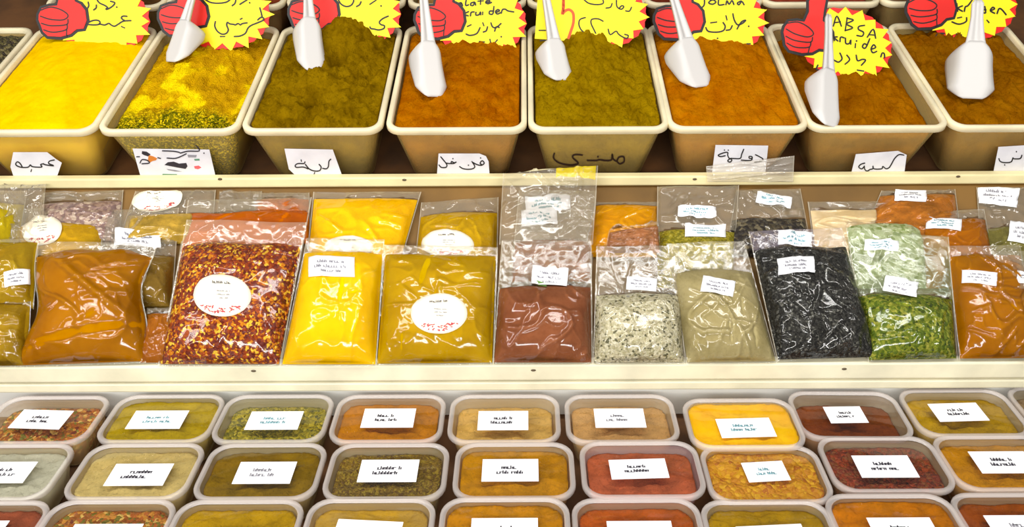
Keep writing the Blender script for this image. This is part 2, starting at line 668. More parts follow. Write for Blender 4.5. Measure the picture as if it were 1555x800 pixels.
tub_spec = [
    # tub label, powder label, material, drop, mound, roughness
    ('plastic tub of dark dried herbs beyond the bright yellow powder', 'dark dried herb mix in the tub beside the bright yellow powder', herbs, 0.004,
     lambda a, y: 0.012 * g(a, y, 0, .5, .8, .4), 0.004),
    ('plastic tub of bright yellow powder with arrow shaped white tag in front', 'smooth bright yellow spice powder, the brightest heap on the top shelf',
     powder((238, 196, 2), (230, 180, 0), 14, 0.15), 0.0, lambda a, y: 0.020 * g(a, y, 0.0, .55, .9, .5), 0.0008),
    ('plastic tub of yellow powder over green herbs behind the printed picture card', 'yellow powder streaked over green herb flakes, behind the printed picture card',
     mixed_zaatar(), 0.012, lambda a, y: 0.016 * g(a, y, -.2, .6, .7, .4) - 0.008 * g(a, y, .8, .7, .4, .5), 0.0035),
    ('plastic tub of dark olive powder with a dug hollow', 'dark olive brown spice powder with a dug hollow and tall rear heap',
     powder((158, 122, 6), (124, 92, 2), 30, 0.9), 0.0,
     lambda a, y: 0.050 * g(a, y, .15, .88, .55, .25) + .010 * g(a, y, 0, .4, .9, .4) - 0.060 * g(a, y, -.16, .26, .14, .05) - 0.020 * g(a, y, -.3, .34, .2, .035) + 0.034 * g(a, y, -.14, .38, .24, .07) - 0.060 * g(a, y, .08, .66, .13, .08), 0.005),
    ('plastic tub of orange brown powder right of the dug olive powder', 'grainy orange brown spice powder between the two olive powders',
     powder((190, 112, 2), (162, 84, 0), 30, 0.8), 0.002, lambda a, y: 0.016 * g(a, y, 0.1, .6, .9, .5), 0.0028),
    ('plastic tub of olive powder with black handwriting on its own front wall', 'olive powder heaped to a peak in the tub with handwriting on its wall',
     powder((172, 136, 6), (142, 108, 2), 28, 0.9), 0.0,
     lambda a, y: 0.048 * g(a, y, -.1, .85, .62, .30) + .008 * g(a, y, 0, .4, .9, .4), 0.004),
    ('plastic tub of ginger orange powder behind the folded clear sleeve', 'ginger orange spice powder in the tub above the folded clear sleeve',
     powder((198, 122, 4), (172, 94, 0), 22, 0.7), 0.002, lambda a, y: 0.022 * g(a, y, -.1, .65, .8, .4), 0.0022),
    ('plastic tub of brown powder with a whole starburst sign, filled low', 'low level of brown spice powder below the fully visible starburst sign',
     powder((172, 106, 4), (146, 82, 0), 26, 0.7), 0.022, lambda a, y: 0.020 * g(a, y, .2, .7, .8, .4), 0.0028),
    ('plastic tub of brown powder with the widest scoop standing in it', 'brown spice powder around the widest white scoop',
     powder((166, 106, 6), (138, 80, 2), 22, 0.8), 0.010, lambda a, y: 0.022 * g(a, y, .3, .3, .8, .3) + .02 * g(a, y, 0, .9, .8, .2), 0.0038),
]
tubs = []
for i, (lb, pl_, mt, drop, fn, rg) in enumerate(tub_spec):
    t = make_tub(tub_x[i], RIM_Y, RIM_Z, lb)
    make_powder(t, mt, drop, fn, pl_, 3.7 * i + 1.3, rg)
    tubs.append(t)
tub_edges = []
back_cols = [(120, 70, 40), (90, 60, 30), (132, 60, 34), (96, 60, 40), (150, 110, 60), (176, 140, 40), (120, 50, 30), (150, 60, 40), (120, 84, 50)]
back_words = ['dark brown', 'deep brown', 'russet', 'umber', 'tan', 'dull gold', 'maroon', 'brick red', 'mid brown']
back_behind = ['the bright yellow powder tub', 'the yellow powder and herb tub', 'the dug olive powder tub', 'the orange brown powder tub', 'the peaked olive powder tub',
               'the ginger powder tub', 'the low brown powder tub', 'the widest scoop']
for i in range(1, 9):
    t = make_tub(tub_x[i] * 1.0, RIM_Y + 0.402, RIM_Z + 0.136, f'plastic tub standing in the row behind {back_behind[i - 1]}')
    t['group'] = 'tubs in the rear row'
    make_powder(t, powder(back_cols[i], None, 30, 0.5), 0.012, lambda a, y: 0.01 * g(a, y, 0, .5, .8, .5),
                f'{back_words[i]} spice in the rear tub behind {back_behind[i - 1]}', i * 2.1, 0.003, group='spices in the rear tubs', nu=30, nv=40)


# ------------------------------------------------------------------ starburst signs
def zoomed(k, ox, oy, strokes):
    return [[(x / k + ox, y / k + oy) for x, y in s] for s in strokes]


SIGN_TXT = {
    1: zoomed(7.775, 40, 0, [[(575, 85), (600, 110), (660, 120), (720, 105), (742, 70), (735, 28)], [(590, 48), (640, 36)], [(832, 62), (830, 95), (800, 120)],
                             [(840, 0), (870, 38), (930, 66), (965, 92), (945, 108), (962, 112), (1020, 78), (1050, 36), (1000, 18)], [(1072, 86)],
                             [(680, 282), (740, 292), (820, 296), (872, 284), (866, 250), (820, 240), (765, 254), (705, 288)],
                             [(866, 284), (930, 297), (978, 278), (1005, 296), (1045, 312), (1090, 288), (1150, 252), (1240, 246)],
                             [(1192, 194), (1142, 194), (1128, 218), (1165, 246)], [(1130, 316), (1165, 332)]]),
    2: zoomed(7.275, 230, 0, [[(600, 0), (660, 30), (750, 38), (830, 26), (870, 0)], [(936, 0), (925, 40), (895, 65)], [(1060, 0), (1020, 25), (980, 50)], [(1088, 33)],
                              [(710, 240), (703, 290), (730, 345), (780, 378), (830, 370), (852, 330), (835, 282), (842, 250), (870, 266), (905, 270), (932, 276), (960, 262), (985, 276), (1010, 262), (1060, 254)],
                              [(985, 215), (1004, 205)], [(765, 405), (812, 405)],
                              [(918, 405), (980, 400), (1040, 370), (1070, 312), (1110, 280), (1180, 252), (1236, 226), (1240, 200), (1210, 195), (1178, 222)], [(1200, 90), (1215, 140), (1226, 190)]]),
    3: zoomed(6.665, 430, 0, [[(560, 0), (590, 45), (640, 68), (690, 55), (715, 15), (710, -10)], [(790, 20), (775, 50), (745, 68)], [(940, 5), (880, 45)], [(992, 62)],
                              [(1065, 165), (1010, 190), (975, 225), (990, 250), (1025, 262), (1020, 290), (970, 305), (920, 295), (890, 290), (880, 275)],
                              [(660, 255), (680, 245), (720, 232), (790, 238), (805, 270)]]),
    4: zoomed(5, 620, 0, [[(300, 10), (330, 28), (312, 42), (335, 40)], [(400, 22), (378, 28), (372, 44), (392, 48), (404, 24), (412, 46)], [(440, 0), (436, 42), (458, 38)],
                          [(500, 18), (478, 24), (474, 40), (494, 42), (504, 18), (512, 40)], [(550, -15), (548, 34)], [(530, 10), (570, 8)], [(588, 22), (620, 12), (606, 2), (588, 18), (604, 30), (632, 20)],
                          [(425, 82), (418, 126)], [(458, 90), (425, 108), (455, 122)], [(472, 122), (478, 96), (500, 92)], [(514, 95), (514, 116), (538, 112), (548, 92), (550, 114)], [(566, 94), (564, 112)],
                          [(650, 52), (642, 106), (616, 106), (620, 86), (646, 86)], [(664, 96), (692, 84), (680, 74), (662, 90), (676, 108), (700, 98)], [(706, 102), (716, 74), (738, 72), (756, 84), (800, 92)],
                          [(440, 260), (470, 270), (520, 256), (545, 212)], [(450, 202), (476, 190)], [(566, 175), (574, 196)], [(602, 205), (592, 235), (570, 244)],
                          [(628, 175), (640, 205), (668, 210), (704, 180)], [(690, 210), (668, 205), (656, 238)], [(540, 316), (578, 320)], [(620, 300), (626, 328)], [(658, 326), (676, 304)], [(706, 280)]]),
    5: zoomed(5.715, 810, 0, [[(440, 0), (480, 30), (550, 42), (605, 30), (600, -5)], [(682, 32), (668, 64), (630, 72)], [(720, -5), (724, 58), (760, 82), (784, 60), (764, 52), (742, 76)], [(850, 65), (832, 98), (800, 96)],
                              [(450, 154), (405, 170), (394, 210), (410, 255), (440, 284)], [(604, 186), (560, 165), (506, 170), (500, 205), (520, 250), (540, 290)],
                              [(648, 255), (666, 302), (716, 272), (736, 296), (770, 320), (810, 334), (822, 310), (792, 300)], [(50, 265), (105, 265)], [(60, 355), (105, 350)]]),
    6: zoomed(5.335, 990, 0, [[(424, -10), (422, 40), (400, 64), (374, 65)], [(476, 4), (458, 24), (488, 36), (516, 20), (498, 2), (470, 6)], [(540, -10), (538, 40), (582, 38)],
                              [(598, 40), (606, 8), (624, 36), (646, 6), (662, 38)], [(720, 10), (690, 26), (704, 40), (726, 14), (744, 40)],
                              [(435, 225), (455, 255), (520, 262), (575, 250), (592, 215), (575, 185)], [(475, 186), (522, 180)], [(598, 130), (606, 162)], [(648, 210), (632, 240), (600, 246)],
                              [(654, 114), (666, 165), (692, 202), (732, 190), (758, 165), (722, 180), (688, 236)], [(782, 214)], [(530, 312)], [(700, 350), (728, 358)], [(768, 356), (794, 356)]]),
    7: zoomed(3.81, 1170, 0, [[(300, 78), (312, 128)], [(326, 88), (306, 106), (330, 124)], [(362, 152), (382, 94), (408, 152)], [(370, 132), (402, 128)], [(442, 104), (430, 178)],
                              [(440, 106), (478, 118), (438, 140), (474, 162), (430, 178)], [(542, 148), (510, 154), (508, 172), (536, 188), (528, 210), (498, 206)],
                              [(558, 216), (592, 170), (606, 222)], [(572, 202), (602, 204)], [(364, 186), (368, 236)], [(384, 214), (366, 218), (388, 238)], [(400, 242), (404, 216), (424, 220)],
                              [(432, 222), (434, 252), (454, 252), (462, 232), (462, 256)], [(490, 254), (488, 276)], [(496, 238)], [(572, 226), (548, 278), (530, 272), (540, 254), (558, 262)],
                              [(580, 286), (606, 276), (594, 260), (580, 284), (590, 306), (612, 298)], [(636, 330), (644, 308), (656, 312), (658, 334)],
                              [(368, 350), (392, 360), (412, 340), (400, 308)], [(440, 320), (456, 346), (430, 372)], [(494, 320), (502, 352), (530, 344), (548, 350), (524, 378)], [(500, 406), (536, 412)], [(272, 378), (264, 400), (278, 406)]]),
    8: zoomed(4.708, 1360, 0, [[(435, 28), (440, 82)], [(474, 44), (442, 60), (474, 82)], [(488, 82), (496, 50), (514, 42), (545, 0)], [(634, 48), (640, 92), (622, 90), (624, 72), (642, 72)],
                               [(676, 78), (704, 64), (690, 54), (674, 78), (704, 96)], [(722, 98), (736, 64), (756, 70), (786, 106)], [(400, 158), (450, 174), (500, 156), (504, 128)], [(440, 130), (468, 124)],
                               [(345, 240), (302, 242), (288, 264), (320, 280), (420, 276), (462, 270), (466, 250)], [(432, 244), (446, 262)], [(650, 146), (664, 162)]]),
}
THUMB = [(-98, -2), (-94, 10), (-82, 15), (-70, 17), (-67, 34), (-71, 50), (-66, 62), (-54, 65), (-46, 57), (-45, 40), (-43, 25), (-34, 21), (-26, 11), (-23, -8), (-27, -24), (-38, -26), (-47, -36), (-62, -42), (-82, -42), (-90, -34), (-94, -22), (-98, -12)]
THUMB = [(x, y if y > 17 else 17 + (y - 17) * 0.82) for x, y in THUMB]
SIGN_CUT = {1: (66, 0.004), 2: (74, -0.008), 3: (58, 0.008), 4: (67, 0.0), 5: (74, 0.012), 6: (68, 0.0), 7: (117, -0.016), 8: (62, -0.006)}   # where the powder hides a sign's foot
sign_spec = [
    # number, centre px, py, rotation (deg, + = clockwise in the photo), label, has red hand
    (1, 155, 29, 3, 'yellow starburst sign with dark red thumb standing in the bright yellow powder', True),
    (2, 338, 22, 0, 'yellow starburst sign with red thumb standing in the powder and herb mix', True),
    (3, 536, 19, 2, 'yellow starburst sign half buried behind the dug olive powder', True),
    (4, 727, 31, 4, 'yellow starburst sign with Dutch writing in the orange brown powder', True),
    (5, 910, 21, 4, 'yellow starburst sign with only a red outlined hand in the peaked olive powder', False),
    (6, 1090, 31, 3, 'yellow starburst sign with large red thumb in the ginger orange powder', True),
    (7, 1283, 66, 14, 'tilted starburst sign reading KABSA kruiden, wholly visible', True),
    (8, 1472, 9, -2, 'yellow starburst sign behind the widest white scoop', True),
]


def offset_poly(p, d):
    n = len(p)
    A = sum(p[i][0] * p[(i + 1) % n][1] - p[(i + 1) % n][0] * p[i][1] for i in range(n))
    s = 1 if A > 0 else -1
    out = []
    for i in range(n):
        a, b, c = p[i - 1], p[i], p[(i + 1) % n]
        n1 = Vector((b[1] - a[1], a[0] - b[0])).normalized()
        n2 = Vector((c[1] - b[1], b[0] - c[0])).normalized()
        q = (n1 + n2)
        q = q.normalized() if q.length > 1e-6 else n1
        out.append((b[0] + q.x * d * s, b[1] + q.y * d * s))
    return out


for num, cx, cy, rotd, lb, hand in sign_spec:
    q_ = RIMP.at(cx, *SIGN_CUT[num])
    P = Plane(q_.y, q_.z, 64)
    ca, sa = math.cos(math.radians(rotd)), math.sin(math.radians(rotd))
    S = 0.97

    def px(x, y):
        """sign units (y up) -> photo pixel"""
        return cx + S * (x * ca + y * sa), cy + S * (x * sa - y * ca)

    at = lambda x, y, h: P.lift(*px(x, y), h)
    atp = lambda x, y, h: P.lift(x, y, h)
    root = empty('price_sign', P.lift(cx, cy + 50))
    tag(root, lb, 'sign', 'starburst signs in the open tubs')
    rnd = random.Random(num)
    N = 18
    star, red = [], []
    for k in range(N):
        a = 2 * math.pi * k / N
        a2 = a + math.pi / N
        ro = 1.0 + rnd.uniform(-0.05, 0.07)
        star.append((77 * ro * math.cos(a), 57 * ro * math.sin(a)))
        star.append((63 * math.cos(a2), 45 * math.sin(a2)))
    for k in range(44):
        a = 2 * math.pi * k / 44
        r = 1.0 if k % 2 == 0 else 0.965
        red.append((75.5 * r * math.cos(a), 55.5 * r * math.sin(a)))
    m = MB()
    m.prism(red, at, -0.0012, 0.0)
    m.build('red_backing', M_RED, root, smooth=False)
    m = MB()
    m.prism(star, at, 0.0, 0.0014)
    if not hand:
        m.prism([(-98, -46), (-98, 40), (-80, 62), (-40, 62), (-30, 0), (-30, -46)], at, 0.0, 0.0013)
    card = m.build('yellow_card', M_YELLOW, root, smooth=False)
    if hand:
        m = MB()
        m.prism(offset_poly(THUMB, 4.6), at, 0.0014, 0.0020)
        ho = m.build('hand_outline', M_BLACK, root, smooth=False)
        m = MB()
        m.prism(THUMB, at, 0.0020, 0.0030)
        hd = m.build('thumbs_up_hand', M_RED, root, smooth=False)
        m = MB()
        for s in ([(-96, 8), (-80, 14), (-62, 10), (-52, 2), (-60, -5), (-80, -5), (-95, -1)], [(-93, -12), (-78, -15), (-54, -12), (-52, -4)], [(-89, -22), (-74, -25), (-54, -20), (-53, -11)], [(-53, -20), (-53, -30)]):
            m.ribbon(s, 2.0, at, 0.003, 0.0034)
        m.build('finger_line', M_BLACK, hd, smooth=False)
    else:
        m = MB()
        for s in zoomed(5.715, 810, 0, [[(260, -20), (262, 60), (250, 122), (275, 96), (312, 86), (345, 120), (346, 200), (322, 280), (300, 345)], [(258, 0), (256, 100)]]):
            m.ribbon(s, 4.2, atp, 0.0014, 0.002)
        m.build('hand_outline', M_ORANGE, root, smooth=False)
    m = MB()
    for s in SIGN_TXT[num]:
        m.ribbon(s, 2.3 if num != 5 else 2.0, atp, 0.0014, 0.0022)
    m.build('lettering', M_MARKER, card, smooth=False)

# ------------------------------------------------------------------ white scoops
scoop_spec = [
    # tub, tip px, handle-end px, bowl half width px, bowl share, roll deg, label
    (2, (262, 98), (305, -40), 22, 0.46, -24, 'white scoop leaning over the red thumb in the powder and herb mix'),
    (3, (478, 112), (466, -45), 22, 0.52, 26, 'white scoop with flat pointed blade in the dug olive powder'),
    (4, (660, 151), (640, -40), 25, 0.44, 22, 'white scoop with pointed tip in the orange brown powder'),
    (5, (853, 126), (822, -40), 23, 0.38, 20, 'white scoop standing in the peaked olive powder'),
    (6, (1064, 136), (1010, -40), 27, 0.42, 18, 'white scoop slanting across the red thumb in the ginger powder'),
    (7, (1259, 196), (1258, 26), 24, 0.50, 20, 'narrow white scoop resting on the left wall of the low brown tub'),
    (8, (1474, 154), (1483, 4), 33, 0.58, -14, 'widest white scoop with full round bowl in the brown powder'),
]
for ti, tip, hend, hw, fb, roll, lb in scoop_spec:
    lvl = Plane(RIM_Y, RIM_Z - 0.004, 15)
    a = lvl.at(*tip)
    P = Plane(a.y, a.z, 52 if ti not in (7,) else 40)
    b = P.at(*hend)
    yv = (b - a).normalized()
    zv = (P.n - yv * P.n.dot(yv)).normalized()
    zv = Matrix.Rotation(math.radians(roll), 3, yv) @ zv
    xv = yv.cross(zv)
    rot = Matrix((xv, yv, zv)).transposed()
    L = (b - a).length
    w = hw * (a - Vector((0, 0, CAMZ))).dot(CAM_ROT @ Vector((0, 0, -1))) / F
    a = a - yv * 0.006 + Vector((0, -0.002, 0.012))
    root = empty('serving_scoop', a, rot)
    tag(root, lb, 'scoop', 'white scoops standing in the spices')
    LB = L * fb
    th = 0.0016
    n = 16

    def section(t, inset):
        """t 0 (tip) .. 1 (back of the bowl): a flat-bottomed trough, its floor towards +z"""
        if t < 0.22:
            ww = w * (0.40 + 0.60 * (t / 0.22) ** 0.75)
        elif t < 0.8:
            ww = w
        else:
            ww = w * (1 - 0.55 * ((t - 0.8) / 0.2) ** 2.2)
        d = w * 1.25 * min(1.0, (t / 0.7) ** 0.9) * (1 if t < 0.86 else 1 - 0.75 * ((t - 0.86) / 0.14) ** 2) + 0.001
        ww -= inset
        zt = -inset
        pts = []
        for q in range(n + 1):
            s_ = 2 * q / n - 1
            x = ww * (1 - (1 - abs(s_)) ** 1.7) * (1 if s_ > 0 else -1)
            z = zt - (d - inset * 0.2) * max(0, abs(s_) - 0.42) ** 1.25 / 0.58 ** 1.25
            pts.append((x, z))
        return pts

    NT = 22
    m = MB()
    outer = [[(x, t / NT * LB, z) for x, z in section(t / NT, 0)] for t in range(NT + 1)]
    inner = [[(x, t / NT * LB + (0.0004 if t == 0 else -th if t == NT else 0), z) for x, z in section(t / NT, th)] for t in range(NT + 1)]
    k = n + 1
    vs = [p for l in outer for p in l] + [p for l in inner for p in l]
    o2 = (NT + 1) * k
    fs = []
    for t in range(NT):
        for q in range(n):
            c = t * k + q
            fs.append((c, c + 1, c + k + 1, c + k))
            fs.append((o2 + c, o2 + c + k, o2 + c + k + 1, o2 + c + 1))
        for q in (0, n):
            c = t * k + q
            fs.append((c, c + k, o2 + c + k, o2 + c))
    for q in range(n):
        fs.append((q, q + 1, o2 + q + 1, o2 + q))
    fs.append(tuple(NT * k + q for q in range(n + 1)))
    fs.append(tuple(o2 + NT * k + q for q in range(n + 1))[::-1])
    m.add(vs, fs)
    m.build('bowl', M_SCOOP, root, local=True)
    m = MB()
    loops = []
    hw0, hw1 = w * 0.50, w * 0.26
    for t in range(15):
        s_ = t / 14
        y = LB * 0.90 + (L - LB * 0.90) * s_
        ww = hw0 + (hw1 - hw0) * min(1, s_ * 1.6) ** 0.6
        if t == 14:
            ww *= 0.6
        hgt = 0.007 * (1 - 0.3 * s_)
        z0 = -0.001 - 0.004 * s_ * 0
        loops.append([(-ww, y, z0 - hgt), (-ww, y, z0 - 0.001), (-ww * 0.8, y, z0), (-ww * 0.35, y, z0), (-ww * 0.25, y, z0 - 0.0022), (ww * 0.25, y, z0 - 0.0022), (ww * 0.35, y, z0), (ww * 0.8, y, z0),
                      (ww, y, z0 - 0.001), (ww, y, z0 - hgt), (ww * 0.85, y, z0 - hgt), (ww * 0.8, y, z0 - 0.0045), (-ww * 0.8, y, z0 - 0.0045), (-ww * 0.85, y, z0 - hgt)])
    m.loft(loops)
    m.build('handle', M_SCOOP, root, local=True)

# ------------------------------------------------------------------ paper tags in front of the tubs
TAGP = Plane(1.4385, Z(-0.6085), 98)       # leans against the sloping tub fronts
tag_spec = [
    ('white arrow shaped tag with handwriting below the bright yellow powder', [(20.3, 231), (71.7, 231), (85.9, 242), (94, 247), (86, 270), (21.6, 270), (16, 253)],
     zoomed(7.775, 10, 190, [[(566, 408), (512, 420), (500, 448), (560, 476), (470, 466), (432, 452)], [(440, 452), (404, 462), (420, 490), (350, 492), (302, 484), (282, 466), (258, 492), (190, 496), (132, 480), (110, 455), (130, 430), (160, 446), (186, 486)], [(298, 520), (290, 544)]])),
    ('white card tag with clipped corner below the dug olive powder', [(432, 225.6), (505.4, 227), (521.6, 272), (455, 272), (438.7, 256.5)],
     zoomed(12.3, 420, 215, [[(1014, 322), (980, 362), (968, 460), (930, 502), (862, 494)], [(796, 420), (834, 470), (810, 532), (740, 546), (660, 530), (600, 494), (540, 420)], [(532, 372), (510, 404), (400, 405), (350, 440), (376, 476), (500, 470), (590, 504)], [(714, 570), (698, 614)], [(460, 336), (466, 362)]])),
    ('white card tag with rounded corner below the orange brown powder', [(666, 233), (728, 233), (738, 237), (742, 245), (744, 273), (663, 273)],
     zoomed(12.3, 650, 215, [[(238, 278), (330, 390), (354, 440), (330, 476), (250, 476), (206, 430)], [(330, 394), (420, 404), (440, 366), (490, 390), (530, 372), (480, 402), (430, 404)], [(465, 312)],
                             [(590, 460), (650, 498), (740, 512), (830, 502), (874, 460), (820, 366)], [(840, 384), (890, 412), (950, 434), (1006, 434), (1050, 394), (1010, 350), (972, 398), (1000, 420)], [(755, 435)], [(982, 300)]])),
    ('white paper tag with neat handwriting behind the folded clear sleeve', [(1086.5, 220), (1166.5, 221), (1161, 272), (1080, 272)],
     zoomed(10, 1060, 205, [[(870, 294), (930, 324), (984, 360), (950, 392), (858, 406)], [(816, 322), (776, 320), (776, 346), (812, 350), (822, 326), (800, 380), (655, 376)],
                            [(692, 212), (660, 290), (638, 350), (540, 352), (490, 352), (448, 388), (486, 406), (512, 372), (470, 346), (448, 300), (450, 262), (400, 262), (306, 300), (340, 322), (412, 310)], [(400, 224)], [(458, 226)]])),
    ('white paper tag with a long upward stroke below the low brown powder', [(1299.5, 234), (1363.7, 229), (1376.7, 235), (1372, 271), (1290.6, 271)],
     zoomed(12.3, 1280, 215, [[(1134, 246), (1044, 238), (964, 308), (900, 420), (858, 482), (800, 500), (742, 458), (720, 502), (580, 504), (558, 448), (556, 500), (500, 516), (450, 544), (404, 510), (398, 452)], [(398, 452), (350, 504), (292, 470), (330, 420), (404, 396)], [(625, 565)]])),
    ('white paper tag at the end below the widest scoop', [(1516, 223), (1580, 219), (1584, 268), (1507, 268)],
     zoomed(10.67, 1455, 205, [[(656, 376), (676, 420), (740, 442), (852, 432), (884, 366), (900, 380), (1000, 376), (1028, 322)], [(940, 265)], [(750, 480)]])),
]
for lb, poly, strokes in tag_spec:
    root = empty('price_tag', TAGP.lift(sum(p[0] for p in poly) / len(poly), 268))
    tag(root, lb, 'tag', 'handwritten tags along the upper board')
    at = lambda x, y, h: TAGP.lift(x, y, h)
    m = MB()
    m.prism(poly, at, 0.0, 0.0007)
    card = m.build('tag_card', M_TAGPAPER, root, smooth=False)
    m = MB()
    for s in strokes:
        m.ribbon(s, 1.7, at, 0.0007, 0.0013)
    m.build('lettering', M_MARKER, card, smooth=False)
# printed picture card
poly = [(201.5, 225.5), (318, 227), (328.5, 272), (215, 272)]
root = empty('picture_card', TAGP.lift(262, 268))
tag(root, 'printed card with small colour pictures tucked below the powder and herb tub', 'card')
at = lambda x, y, h: TAGP.lift(x, y, h)
m = MB()
m.prism(poly, at, 0.0, 0.0007)
card = m.build('card', M_TAGPAPER, root, smooth=False)
zz = lambda pts: [(x / 10 + 190, y / 10 + 200) for x, y in pts]


def printed(name, mt, polys, strokes=()):
    m = MB()
    for p in polys:
        m.prism(zz(p), at, 0.0007, 0.0011)
    for s in strokes:
        m.ribbon(zz(s), 1.7, at, 0.0007, 0.0014)
    m.build(name, mt, card, smooth=False)


printed('orange_print', plain('orange_print', (205, 120, 40), 0.6), [[(360, 350), (430, 370), (490, 400), (470, 430), (420, 440), (370, 470), (350, 420)]])
printed('dark_print', plain('dark_picture', (40, 34, 44), 0.6),
        [[(600, 500), (650, 460), (740, 450), (820, 480), (930, 470), (950, 520), (920, 560), (800, 540), (700, 520)], [(260, 290), (330, 300), (390, 340), (350, 370), (290, 350), (255, 330)]],
        [[(230, 470), (260, 420), (340, 430), (370, 470), (260, 482)], [(640, 395), (760, 400), (850, 370), (930, 330)], [(570, 285), (740, 292), (830, 310)], [(840, 320), (960, 290), (1130, 285), (1080, 200)], [(180, 375), (220, 375)], [(500, 390), (540, 400)], [(1200, 320)]])
printed('red_print', plain('pink_red_print', (220, 96, 100), 0.6), [[(1050, 520), (1120, 510), (1160, 540), (1110, 565), (1060, 555)]])
printed('green_print', plain('teal_green_print', (90, 140, 110), 0.6), [[(1050, 410), (1130, 405), (1135, 432), (1060, 435)], [(570, 635), (790, 640), (790, 660), (570, 660)]])
printed('grey_print', M_GREYINK, [[(630, 560), (760, 575), (860, 600), (760, 600), (660, 580)], [(950, 345), (1090, 350), (1080, 385), (960, 385)]])

# handwriting straight on the front wall of the fifth tub
t5 = tubs[5]
inv = WM(t5)
f0 = inv @ Vector((0, -TL / 2 + 0.009, TH - 0.004))
f1 = inv @ Vector((0, -TL / 2 + 0.009 + INS * 0.75, 0.004))
d = (f0 - f1).normalized()
WP = Plane(0, 0, 0)
WP.o = f0
WP.up = d
WP.n = Vector((1, 0, 0)).cross(d)
if WP.n.y > 0:
    WP.n = -WP.n
m = MB()
for s in zoomed(10, 820, 200, [[(218, 322), (206, 390), (260, 450), (340, 482), (440, 500), (520, 496), (580, 468), (500, 392), (506, 352), (560, 342), (640, 348)],
                               [(720, 430), (850, 432), (900, 420), (1000, 432), (1084, 420), (1098, 334), (1110, 404), (1160, 440), (1196, 384), (1268, 374), (1276, 446), (1214, 482), (1166, 442)], [(880, 375)]]):
    m.ribbon(s, 2.4, lambda x, y, h: WP.lift(x, y, h), 0.0002, 0.0012)
m.build('lettering', plain('brown_marker', (48, 26, 10), 0.6), t5, smooth=False)


